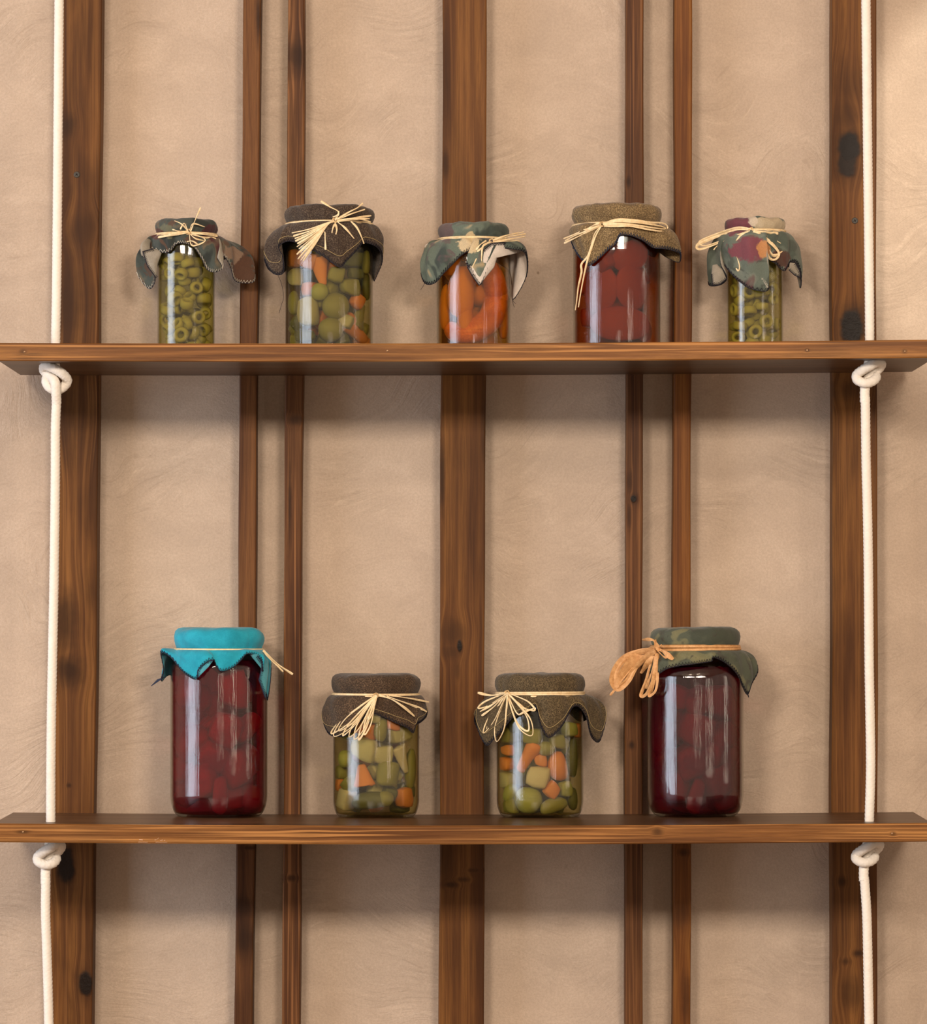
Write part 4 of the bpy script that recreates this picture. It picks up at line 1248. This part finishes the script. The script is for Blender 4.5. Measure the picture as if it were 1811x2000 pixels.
def arc_piece(jar, name, label, cat, mat, path, rmax):
    c = catmull([Vector((x, y, 0)) for x, y in path], 10); pts = []; lim = jar.r_px - 3.6
    n = len(c)
    for i, p in enumerate(c):
        t = i / (n - 1); r = rmax * (0.30 + 0.70 * math.sin(math.pi * min(1, .12 + t * .82)) ** .6)
        dx = p.x - jar.cx; R = lim - r
        pts.append(jar.P(p.x, p.y, math.sqrt(max(R * R - dx * dx, 0))))
    bm = bmesh.new()
    tube(bm, pts, lambda t: jar.s * rmax * (0.30 + 0.70 * math.sin(math.pi * min(1, .12 + t * .82)) ** .6), 24)
    me = bpy.data.meshes.new(name)
    ctr = sum(pts, Vector()) / n
    bmesh.ops.translate(bm, verts=bm.verts, vec=-ctr)
    bmesh.ops.recalc_face_normals(bm, faces=bm.faces); bm.to_mesh(me); bm.free()
    for p in me.polygons: p.use_smooth = True
    me.materials.append(V[mat])
    o = bpy.data.objects.new(name, me); COL.objects.link(o); o.location = jar.loc + ctr
    o.rotation_mode = 'QUATERNION'
    tag(o, label, cat); settle(jar, o)
arc_piece(J, 'pepper', 'orange pepper arching from the right side down across the bottom of the orange jar', CP, 'orange', [(948, 512), (965, 545), (970, 585), (958, 622), (928, 645), (895, 650), (878, 640)], 25)
pl.append((0.013, -0.018, 0.02, 0.014, 1)); pl.append((-0.002, -0.022, 0.014, 0.013, 1)); pl.append((0.016, -0.014, 0.055, 0.012, 1))
fill(J, 11, 20, [('pepper', 'dim amber pepper at the back of the orange pepper jar', CP, 'long', 'amber', 'peppers behind the front ones in the orange jar', .9, 1.5)], 508, pl, 31)
J.dots(648, 660, 3, 872, 945)

# ---- 4: red peppers
J = Jar('pepper_jar', 'jar of red peppers under a tan tweed cap tied with a looped straw bow', 1205.5, 85, 79, 12, 402, 442, 468, 89, 1, 'jars on the upper shelf')
J.brine('red', 468)
J.cover(F_TAN, F_TAN,
        [(-112, 1118, 470, 'd-25'), (-92, 1119, 478, 'd10'), (-74, 1129, 498, 8), (-60, 1140, 510, 6), (-50, 1152, 518, 7), (-36, 1172, 503, 6), (-22, 1190, 486, 5), (-12, 1203, 476, 5), (0, 1212, 460, 6), (14, 1232, 460, 6), (28, 1255, 469, 6), (40, 1270, 480, 8), (52, 1278, 484, 10), (62, 1295, 485, 'd58'), (74, 1314, 489, 'd40'), (84, 1328, 496, 'd22'), (94, 1326, 512, 'd4'), (104, 1302, 502, 'd-8'), (116, 1286, 492, 'd-45')],
        TH_NAVY, folds=4, lump=0.02, thread_w=0.0005)
J.tie(R1, 445, 7, (1176, 438), [
    ([(1174, 438), (1150, 447), (1122, 458), (1101, 466)], 2.6), [(1174, 440), (1150, 452), (1125, 464), (1102, 475)], [(1172, 439), (1152, 449), (1126, 459), (1104, 470)],
    ([(1178, 438), (1205, 429), (1240, 430), (1268, 434), (1295, 436), (1304, 443), (1300, 449), (1288, 451), (1262, 447), (1232, 441), (1205, 441), (1180, 441)], 2.8),
    ([(1178, 437), (1205, 432), (1240, 434), (1270, 438), (1292, 442), (1300, 446), (1292, 447), (1265, 443), (1230, 438), (1200, 437), (1180, 440)], 2.4),
    ([(1174, 441), (1162, 456), (1155, 478), (1148, 500), (1136, 516), (1136, 532), (1130, 560), (1127, 585), (1124, 606)], 2.2), ([(1175, 441), (1164, 460), (1155, 485), (1146, 515), (1139, 548), (1134, 575), (1130, 600)], 2.2), [(1150, 446), (1160, 440), (1170, 436)]], 2.2)
it4 = [('red_pepper', 'red pepper half lying flat at the bottom of the red pepper jar', CP, 'slab', 'red', 1210, 632, 60, 34, 3, .5),
       ('red_pepper', 'upright red pepper half on the right of the red pepper jar', CP, 'slab', 'red', 1235, 560, 34, 46, -6, .5),
       ('red_pepper', 'red pepper half on the left of the red pepper jar, behind the reflection', CP, 'slab', 'red', 1172, 565, 36, 48, 6, .5),
       ('red_pepper', 'red pepper piece high in the red pepper jar, below the cloth notch', CP, 'slab', 'red', 1232, 500, 40, 30, -30, .5),
       ('red_pepper', 'curved red pepper piece at the bottom right of the red pepper jar', CP, 'slab', 'red', 1258, 645, 26, 22, 12, .5)]
pl = place_pieces(J, it4)
fill(J, 14, 25, [('red_pepper', 'dark red pepper deeper inside the red pepper jar', CP, 'chunk', 'red', 'peppers behind the front ones in the red jar', 1.1, 1.1)], 480, pl, 41)
J.dots(646, 663, 6, 1136, 1192, 3.6)

# ---- 5: olive rings, right end
J = Jar('olive_jar', 'slim jar of olive rings with a burgundy floral cap, upper shelf', 1476, 55, 51, 9, 428, 455, 482, 60, 1, 'jars on the upper shelf')
J.brine('olive', 484)
J.cover(F_PINK, F_UNDER,
        [(-118, 1400, 520, 'd-20'), (-106, 1390, 540, 'd-8'), (-96, 1386, 557, 'd4'), (-86, 1407, 556, 'd20'), (-76, 1420, 543, 'd36'), (-66, 1410, 520, 'd44'), (-56, 1412, 515, 18), (-42, 1432, 538, 14), (-28, 1448, 552, 14), (-12, 1467, 564, 17), (2, 1498, 568, 20), (10, 1500, 550, 20), (18, 1484, 530, 14), (24, 1482, 514, 12), (34, 1495, 506, 12), (46, 1514, 514, 12), (56, 1524, 524, 12), (66, 1534, 528, 'd42'), (76, 1543, 513, 'd32'), (86, 1556, 514, 'd18'), (94, 1564, 535, 'd8'), (101, 1563, 562, 'd0'), (112, 1553, 530, 'd-22')],
        TH_DARK, lump=0.03, folds=9)
J.flap([(1392, 518), (1400, 516), (1412, 527), (1419, 545), (1406, 556), (1392, 557), (1390, 535)], 0, F_UNDER, [(3, 4), (4, 5), (5, 6)], TH_DARK, deep=40, label='greyish underside of the left corner')
J.flap([(1484, 510), (1494, 506), (1492, 525), (1499, 545), (1500, 562), (1488, 545), (1481, 526)], 20, F_UNDER, [(3, 4), (4, 5), (5, 6)], TH_WHITE, bulge=2, label='greyish turned-back edge')
J.flap([(1543, 513), (1554, 514), (1563, 530), (1563, 542), (1553, 538), (1541, 527)], 0, F_UNDER, [(1, 2), (2, 3), (3, 4), (4, 5)], TH_DARK, deep=36, bulge=2, label='greyish underside of the right corner')
J.tie(R1, 455, 8, (1468, 449), [
    ([(1467, 449), (1440, 448), (1405, 460), (1375, 472), (1363, 478), (1362, 485), (1372, 486), (1400, 476), (1432, 464), (1462, 453)], 3.4), ([(1467, 448), (1440, 445), (1400, 457), (1366, 472), (1378, 480), (1410, 470), (1445, 458), (1465, 452)], 2.6), [(1460, 452), (1430, 463), (1402, 480), (1394, 488)],
    ([(1462, 453), (1440, 462), (1431, 480), (1431, 500), (1437, 520), (1442, 529), (1445, 520), (1440, 498), (1437, 480), (1446, 462), (1462, 454)], 3.0),
    ([(1470, 450), (1484, 468), (1494, 486), (1504, 505), (1516, 506), (1522, 495), (1510, 478), (1490, 462), (1472, 451)], 4.2), ([(1472, 451), (1500, 464), (1524, 476), (1534, 486), (1528, 494), (1512, 500), (1500, 485), (1482, 464)], 2.6),
    ([(1470, 450), (1478, 465), (1490, 488), (1500, 502), (1508, 506)], 3.4), [(1472, 451), (1505, 464), (1532, 482), (1520, 496), (1508, 498)], ([(1470, 450), (1490, 453), (1520, 456)], 3)], 2.0)
G5 = 'olive rings in the right slim jar'; L5 = 'green olive ring packed in the slim jar at the right end of the upper shelf'
fr = [('olive_ring', 'cut olive ring facing out near the foot of the right slim jar, dark hole', 'olive', 'ring', 'olive', 1476, 648, 14.5, 14.5, 0, .8),
      ('olive_ring', 'olive ring facing out just above the lowest one, right slim jar', 'olive', 'ring', 'olive', 1497, 628, 14.5, 14.5, 0, .8),
      ('olive_ring', 'olive ring facing out at the lower right edge of the right slim jar', 'olive', 'ring', 'olive', 1520, 633, 12, 14, 0, .8),
      ('olive_ring', 'olive ring facing out below the cloth tip of the right slim jar', 'olive', 'ring', 'olive', 1511, 584, 11, 12, 0, .8),
      ('olive_ring', 'olive ring facing out at the left edge of the right slim jar', 'olive', 'ring', 'olive', 1436, 604, 12, 13, 0, .8)]
pl = place_pieces(J, fr)
fill(J, 62, 12.4, [('olive_ring', L5, 'olive', 'ring', 'olive', G5, 1.12, 1.12)], 492, pl, 51)

# ---- 6: tall red jar with a turquoise cap
J = Jar('beetroot_jar', 'tall jar of dark red pickles under a bright turquoise cloth cap', 428, 94.5, 76, 44, 1226, 1269, 1302, 88.5, 2, 'jars on the lower shelf', back=0.002)
J.brine('wine', 1290)
J.cover(F_TEAL, F_TEAL2,
        [(-125, 330, 1318, 'd-40'), (-110, 316, 1330, 'd-10'), (-100, 320, 1308, 'd10'), (-90, 316, 1276, 'd26'), (-78, 334, 1284, 'd44'), (-62, 354, 1308, 12), (-50, 370, 1321, 10), (-40, 384, 1326, 9), (-33, 390, 1308, 14), (-25, 404, 1293, 16), (-16, 417, 1289, 12), (-8, 423, 1302, 8), (2, 434, 1311, 7), (14, 456, 1303, 7), (26, 472, 1288, 7), (36, 482, 1277, 8), (46, 498, 1279, 10), (56, 510, 1290, 14), (66, 512, 1310, 14), (76, 514, 1338, 'd36'), (86, 521, 1367, 'd18'), (96, 527, 1335, 'd4'), (110, 528, 1300, 'd-25')],
        TH_NAVY, lump=0.012, folds=5)
J.flap([(387, 1323), (386, 1310), (394, 1298), (405, 1291), (416, 1290), (408, 1302), (398, 1312)], 14, F_TEAL2, [(0, 1), (1, 2), (2, 3), (3, 4)], TH_NAVY, bulge=1, label='paler turned-back edge of the turquoise cloth')
J.flap([(489, 1279), (503, 1281), (512, 1293), (510, 1310), (506, 1328), (518, 1362), (521, 1345), (525, 1310), (524, 1290), (510, 1276)], 12, F_TEAL2, [(1, 2), (2, 3), (3, 4), (4, 5)], TH_NAVY, bulge=1, label='paler right-hand fold of the turquoise cloth')
for k in range(6): J.thread([(322, 1322, -5), (312 - k, 1326 + k * 1.2, -6), (306 - k * 2.2, 1328 + k * 2.4, -6)], TH_NAVY, 0.0004)
J.tie(R1, 1269, 5, (None, None), [([(514, 1270), (522, 1279), (538, 1296), (553, 1312)], 3), ([(514, 1270), (524, 1280), (545, 1299), (572, 1317)], 2.6)], 2.4, nband=2)
CB = 'pickled beetroot'
def lumps(J, items, what):
    out = []
    for k, (x, y, rx, rz, where) in enumerate(items):
        out.append(('beetroot_piece', f'{where} lump in the {what}', CB, 'chunk', 'beet' if J.cx < 800 else 'plum', x, y, rx, rz, 13 * k, .8))
    return place_pieces(J, out)
pl = lumps(J, [(455, 1345, 32, 40, 'large light red upper right'), (370, 1350, 26, 34, 'red upper left'), (440, 1425, 34, 36, 'dark red middle'), (365, 1450, 32, 40, 'dark red middle left'), (495, 1420, 20, 40, 'dark red right-hand'), (465, 1500, 36, 36, 'dark lower right'), (395, 1525, 38, 34, 'dark lower left'), (430, 1572, 40, 16, 'dark bottom')], 'turquoise-capped jar')
fill(J, 20, 26, [('beetroot_piece', 'dark red lump deeper inside the turquoise-capped jar', CB, 'chunk', 'beet', 'lumps behind the front ones in the turquoise-capped jar', 1.1, 1.1)], 1320, pl, 61)

# ---- 7: mixed vegetables, chestnut tweed
J = Jar('pickle_jar', 'jar of mixed vegetables on the lower shelf, just left of the centre board', 735, 84, 70, 34, 1316, 1357, 1386, 87, 2, 'jars on the lower shelf')
J.brine('mixed', 1386)
J.cover(F_BROWN2, F_BROWN2,
        [(-120, 642, 1400, 'd-35'), (-104, 632, 1392, 'd-5'), (-94, 633, 1412, 'd12'), (-84, 642, 1432, 'd28'), (-70, 656, 1438, 12), (-54, 675, 1437, 7), (-38, 693, 1424, 6), (-24, 710, 1402, 6), (-8, 727, 1393, 6), (8, 747, 1399, 6), (24, 772, 1411, 6), (38, 795, 1421, 7), (48, 807, 1431, 8), (58, 812, 1416, 12), (70, 822, 1410, 'd38'), (82, 832, 1400, 'd14'), (92, 834, 1388, 'd0'), (108, 826, 1404, 'd-30')],
        TH_DARK, line=TH_GOLD, folds=5, lump=0.012)
def loop(k, t, w, bow=1.0):
    """a hanging loop from the knot k to the tip t"""
    dx, dy = t[0] - k[0], t[1] - k[1]; L = math.hypot(dx, dy); nx, ny = -dy / L, dx / L
    return ([k, (k[0] + dx * .35 + nx * w * .6, k[1] + dy * .35 + ny * w * .6), (k[0] + dx * .75 + nx * w, k[1] + dy * .75 + ny * w), (t[0] + nx * w * .35, t[1] + ny * w * .35),
             (t[0] - nx * w * .35, t[1] - ny * w * .35), (k[0] + dx * .72 - nx * w, k[1] + dy * .72 - ny * w), (k[0] + dx * .35 - nx * w * .6, k[1] + dy * .35 - ny * w * .6), (k[0] + 1, k[1] + 1)], 1.9)
K7 = (735, 1358)
J.tie(R1, 1357, 7, K7, [loop(K7, (650, 1430), 7), loop(K7, (655, 1435), 11), loop(K7, (672, 1434), 5), loop(K7, (684, 1437), 7), loop(K7, (694, 1441), 8), loop(K7, (702, 1442), 5), loop(K7, (713, 1432), 6), loop(K7, (664, 1425), 8), loop(K7, (720, 1405), 4),
    ([(740, 1358), (765, 1366), (790, 1382), (810, 1399)], 2.6), ([(755, 1360), (790, 1372), (820, 1383), (834, 1390)], 2.6), ([(760, 1358), (800, 1364), (838, 1371)], 2.0)], 1.9)
it7 = [
    ('cauliflower_piece', 'large whitish chunk left of centre in the lower-shelf jar with hanging loops', GV, 'chunk', 'pale', 712, 1463, 29, 24, 15),
    ('cauliflower_piece', 'greyish piece under the right cloth point of the jar beside the board', GV, 'chunk', 'pale', 782, 1432, 26, 20, -10),
    ('onion_piece', 'white pointed wedge on the right, lower mixed jar left of the board', GV, 'wedge', 'white', 786, 1484, 17, 27, 158),
    ('cauliflower_piece', 'pale piece behind the green ball, lower mixed jar left of the board', GV, 'chunk', 'pale', 748, 1474, 22, 20, 0, .8, 8),
    ('green_tomato', 'bright green chunk right of the orange wedge, lower mixed jar left of the board', GV, 'cyl', 'green', 758, 1511, 22, 24, 8),
    ('carrot_piece', 'orange wedge in the middle, lower mixed jar left of the board', GV, 'wedge', 'orange', 709, 1514, 23, 21, -8),
    ('cucumber_piece', 'pale green disc at the left edge, lower mixed jar left of the board', GV, 'ball', 'lime', 674, 1482, 16, 18),
    ('cucumber_piece', 'green piece left of the orange wedge, lower mixed jar left of the board', GV, 'chunk', 'green', 667, 1508, 16, 15),
    ('carrot_piece', 'orange piece at the left edge near the foot, lower mixed jar left of the board', GV, 'chunk', 'orange', 662, 1533, 13, 14),
    ('onion_piece', 'whitish piece at the bottom left, lower mixed jar left of the board', GV, 'chunk', 'white', 676, 1560, 20, 25, 15),
    ('pepper_piece', 'long green pepper piece across the bottom, lower mixed jar left of the board', GV, 'long', 'dgreen', 725, 1564, 17, 40, 85),
    ('cucumber_piece', 'pale green disc beside the bottom orange one, lower jar left of the board', GV, 'ball', 'green', 753, 1560, 16, 16),
    ('carrot_piece', 'orange carrot piece at the bottom right, lower mixed jar left of the board', GV, 'chunk', 'orange', 790, 1558, 18, 22),
    ('pepper_piece', 'upright green strip at the right edge, lower mixed jar left of the board', GV, 'long', 'green', 803, 1500, 13, 40, 6),
    ('pepper_piece', 'green strip under the cloth, lower mixed jar left of the board', GV, 'long', 'green', 745, 1424, 13, 24, 10),
    ('carrot_piece', 'orange piece close under the cloth hem, lower mixed jar left of the board', GV, 'chunk', 'orange', 766, 1412, 16, 16),
    ('carrot_piece', 'small orange piece behind the straw loops, lower mixed jar left of the board', GV, 'chunk', 'orange', 700, 1420, 13, 13),
    ('cauliflower_piece', 'pale piece close under the cloth hem, lower mixed jar left of the board', GV, 'chunk', 'pale', 730, 1400, 16, 14)]
pl = place_pieces(J, it7)
fill(J, 46, 16, [('vegetable_piece', 'dim piece behind the front row of the lower mixed jar left of the board', GV, 'chunk', m, 'loose pieces behind the front row in the lower left mixed jar', 1.1, 1.0) for m in ('dgreen', 'green', 'pale', 'dgreen', 'green', 'orange')], 1392, pl, 71)
J.dots(1551, 1566, 7, 672, 735)

# ---- 8: mixed vegetables, olive tweed
J = Jar('pickle_jar', 'jar of mixed vegetables on the lower shelf, just right of the centre board', 1055, 84.5, 71, 34, 1315, 1356, 1384, 88.5, 2, 'jars on the lower shelf')
J.brine('mixed', 1384)
J.cover(F_OLIVE, F_OLIVE,
        [(-118, 945, 1430, 'd-20'), (-106, 928, 1412, 'd-4'), (-98, 932, 1398, 'd6'), (-90, 934, 1425, 'd14'), (-80, 950, 1455, 'd28'), (-68, 966, 1442, 'd44'), (-54, 984, 1422, 9), (-38, 1002, 1402, 7), (-24, 1030, 1390, 6), (-14, 1046, 1379, 6), (-6, 1051, 1392, 8), (0, 1056, 1415, 8), (8, 1072, 1440, 9), (20, 1096, 1420, 8), (30, 1110, 1396, 8), (40, 1120, 1380, 12), (50, 1132, 1381, 14), (60, 1145, 1400, 'd50'), (70, 1152, 1430, 'd40'), (78, 1160, 1445, 'd30'), (86, 1172, 1446, 'd18'), (95, 1183, 1402, 'd4'), (106, 1172, 1386, 'd-18')],
        TH_DARK, line=TH_GOLD, folds=6, lump=0.012)
K8 = (991, 1353)
J.tie(R1, 1356, 9, K8, [loop(K8, (936, 1382), 5), loop(K8, (946, 1429), 6), loop(K8, (953, 1422), 4), loop(K8, (971, 1445), 9), loop(K8, (1037, 1434), 14), loop(K8, (1043, 1386), 7), loop(K8, (1030, 1425), 11),
    ([(988, 1354), (960, 1358), (933, 1353)], 2.8), [(988, 1356), (965, 1380), (941, 1398)], [(988, 1357), (962, 1376), (938, 1390)], ([(993, 1356), (1010, 1372), (1028, 1386)], 2.4), [(993, 1356), (1000, 1375), (1012, 1395), (1025, 1390), (1042, 1384)]], 2.2)
it8 = [
    ('carrot_piece', 'orange slab at the upper left edge of the lower mixed jar right of the board', GV, 'chunk', 'orange', 990, 1465, 16, 11),
    ('carrot_piece', 'orange slab just below another at the left edge, lower mixed jar right of the board', GV, 'chunk', 'orange', 990, 1492, 17, 15),
    ('carrot_piece', 'club-shaped carrot piece slanting left of centre, lower mixed jar right of the board', GV, 'carrot', 'orange', 1030, 1478, 17, 33, 32),
    ('onion_piece', 'white chunk at the centre of the lower mixed jar right of the board', GV, 'chunk', 'white', 1051, 1517, 25, 24, 10),
    ('carrot_piece', 'upright oval carrot piece right of centre, lower mixed jar right of the board', GV, 'long', 'orange', 1090, 1496, 20, 29, -8),
    ('carrot_piece', 'deep orange piece behind, between two carrots, lower mixed jar right of the board', GV, 'chunk', 'orange', 1056, 1484, 14, 14, 0, .8, 10),
    ('carrot_piece', 'diamond-shaped orange piece below the oval carrot, lower mixed jar right of the board', GV, 'chunk', 'orange', 1078, 1543, 16, 17, 42),
    ('green_tomato', 'small green ball above the white chunk, lower mixed jar right of the board', GV, 'ball', 'green', 1067, 1462, 17, 15),
    ('green_tomato', 'largest pale green tomato at the bottom of the lower mixed jar right of the board', GV, 'ball', 'lime', 1032, 1562, 28, 27),
    ('green_tomato', 'yellow-green tomato piece at the bottom left, lower mixed jar right of the board', GV, 'ball', 'lime', 997, 1550, 16, 20, 25),
    ('cucumber_piece', 'green piece in the bottom left corner, lower mixed jar right of the board', GV, 'chunk', 'green', 1000, 1574, 15, 15),
    ('cauliflower_piece', 'pale piece at the left edge above green ones, jar right of the board', GV, 'chunk', 'pale', 992, 1524, 19, 18),
    ('pepper_piece', 'yellow-green piece right of the orange diamond, lower mixed jar right of the board', GV, 'chunk', 'lime', 1103, 1541, 15, 17),
    ('pepper_piece', 'green piece lying at the bottom right, lower mixed jar right of the board', GV, 'long', 'green', 1083, 1573, 15, 29, 75),
    ('pepper_piece', 'green strip in the lower right corner, lower mixed jar right of the board', GV, 'long', 'dgreen', 1119, 1560, 11, 22),
    ('pepper_piece', 'tall green strip at the right edge, lower mixed jar right of the board', GV, 'long', 'dgreen', 1118, 1480, 13, 38, 4),
    ('cucumber_piece', 'pale green chunk at the upper right, lower mixed jar right of the board', GV, 'chunk', 'lime', 1112, 1424, 16, 16),
    ('carrot_piece', 'orange piece at the upper right edge, lower mixed jar right of the board', GV, 'chunk', 'orange', 1130, 1427, 9, 16),
    ('cucumber_piece', 'green chunk close under the cloth, centre of the lower mixed jar right of the board', GV, 'chunk', 'green', 1040, 1438, 21, 17),
    ('cucumber_piece', 'green chunk behind the straw bow, lower mixed jar right of the board', GV, 'chunk', 'green', 993, 1436, 18, 17),
    ('cucumber_piece', 'dull green chunk right of the cloth point, lower mixed jar right of the board', GV, 'chunk', 'green', 1088, 1448, 18, 15)]
pl = place_pieces(J, it8)
fill(J, 44, 16, [('vegetable_piece', 'dim piece behind the front row of the lower mixed jar right of the board', GV, 'chunk', m, 'loose pieces behind the front row in the lower right mixed jar', 1.1, 1.0) for m in ('dgreen', 'green', 'dgreen', 'pale', 'green')], 1392, pl, 81)
J.dots(1550, 1556, 3, 998, 1050)
J.dots(1578, 1579, 1, 1000, 1046, 11)

# ---- 9: tall plum-red jar, moss cap
J = Jar('beetroot_jar', 'tall jar of plum-red pickles under a mossy green cap tied with orange straw', 1358, 93.5, 73, 46, 1225, 1270, 1326, 89.5, 2, 'jars on the lower shelf', back=0.002)
J.brine('plum', 1302)
J.cover(F_MOSS, F_MOSS,
        [(-120, 1285, 1312, 'd-50'), (-96, 1268, 1305, 'd0'), (-80, 1276, 1320, 'd38'), (-68, 1284, 1318, 10), (-54, 1303, 1306, 7), (-38, 1328, 1300, 6), (-22, 1352, 1297, 6), (-8, 1372, 1294, 6), (6, 1390, 1291, 7), (14, 1394, 1284, 9), (26, 1412, 1291, 8), (40, 1430, 1305, 8), (52, 1443, 1322, 8), (64, 1450, 1340, 'd40'), (76, 1460, 1356, 'd26'), (86, 1468, 1336, 'd12'), (96, 1480, 1311, 'd2'), (108, 1470, 1288, 'd-22')],
        TH_DARK, lump=0.012, folds=4, tilt=0.0008)
for k in range(4): J.thread([(1456, 1350, 28), (1459 + k, 1355 + k, 28), (1461 + k * .5, 1358 + k * 1.4, 27)], TH_DARK, 0.0004)
K9 = (1281, 1270)
J.tie(R2, 1269, 15, K9, [
    ([(1276, 1271), (1258, 1279), (1238, 1295), (1220, 1312), (1208, 1330), (1200, 1341)], 15), ([(1282, 1282), (1280, 1310), (1276, 1335), (1270, 1350)], 6),
    ([(1280, 1268), (1250, 1273), (1222, 1284), (1204, 1304), (1196, 1328), (1203, 1344), (1214, 1344), (1230, 1328), (1244, 1302), (1262, 1282), (1280, 1271)], 7.5),
    ([(1280, 1268), (1245, 1276), (1217, 1292), (1203, 1318), (1206, 1338), (1222, 1330), (1240, 1305), (1262, 1283), (1280, 1271)], 6.0),
    ([(1279, 1272), (1250, 1290), (1222, 1320), (1205, 1342), (1192, 1358)], 2.4),
    ([(1281, 1274), (1268, 1292), (1252, 1315)], 6.5), ([(1282, 1276), (1270, 1300), (1262, 1330), (1252, 1358), (1262, 1356), (1272, 1335), (1282, 1305), (1285, 1280)], 3.6),
    ([(1284, 1276), (1284, 1305), (1284, 1330), (1280, 1350), (1268, 1359), (1274, 1340), (1280, 1310), (1281, 1282)], 5.0), ([(1283, 1275), (1276, 1305), (1268, 1328), (1262, 1345)], 3.4),
    ([(1281, 1266), (1278, 1252), (1268, 1249), (1255, 1250)], 3.6), ([(1279, 1250), (1284, 1262), (1287, 1272)], 5.0), ([(1284, 1266), (1298, 1274), (1315, 1288)], 5.5), ([(1284, 1270), (1297, 1283), (1305, 1284)], 2.2), ([(1284, 1268), (1290, 1262), (1293, 1259)], 2.0)], 3.0, nband=3)
pl = lumps(J, [(1400, 1370, 38, 34, 'dull red upper right'), (1325, 1362, 26, 26, 'dark upper left'), (1358, 1425, 38, 36, 'dark red middle'), (1300, 1440, 24, 40, 'dark left-hand'), (1420, 1440, 26, 40, 'dull plum right-hand'), (1350, 1490, 34, 30, 'reddish lower middle'), (1400, 1525, 36, 34, 'dark lower right'), (1318, 1535, 34, 32, 'dark lower left'), (1360, 1572, 38, 16, 'dark bottom')], 'moss-capped jar')
fill(J, 20, 26, [('beetroot_piece', 'dark plum lump deeper inside the moss-capped jar', CB, 'chunk', 'plum', 'lumps behind the front ones in the moss-capped jar', 1.1, 1.1)], 1350, pl, 91)
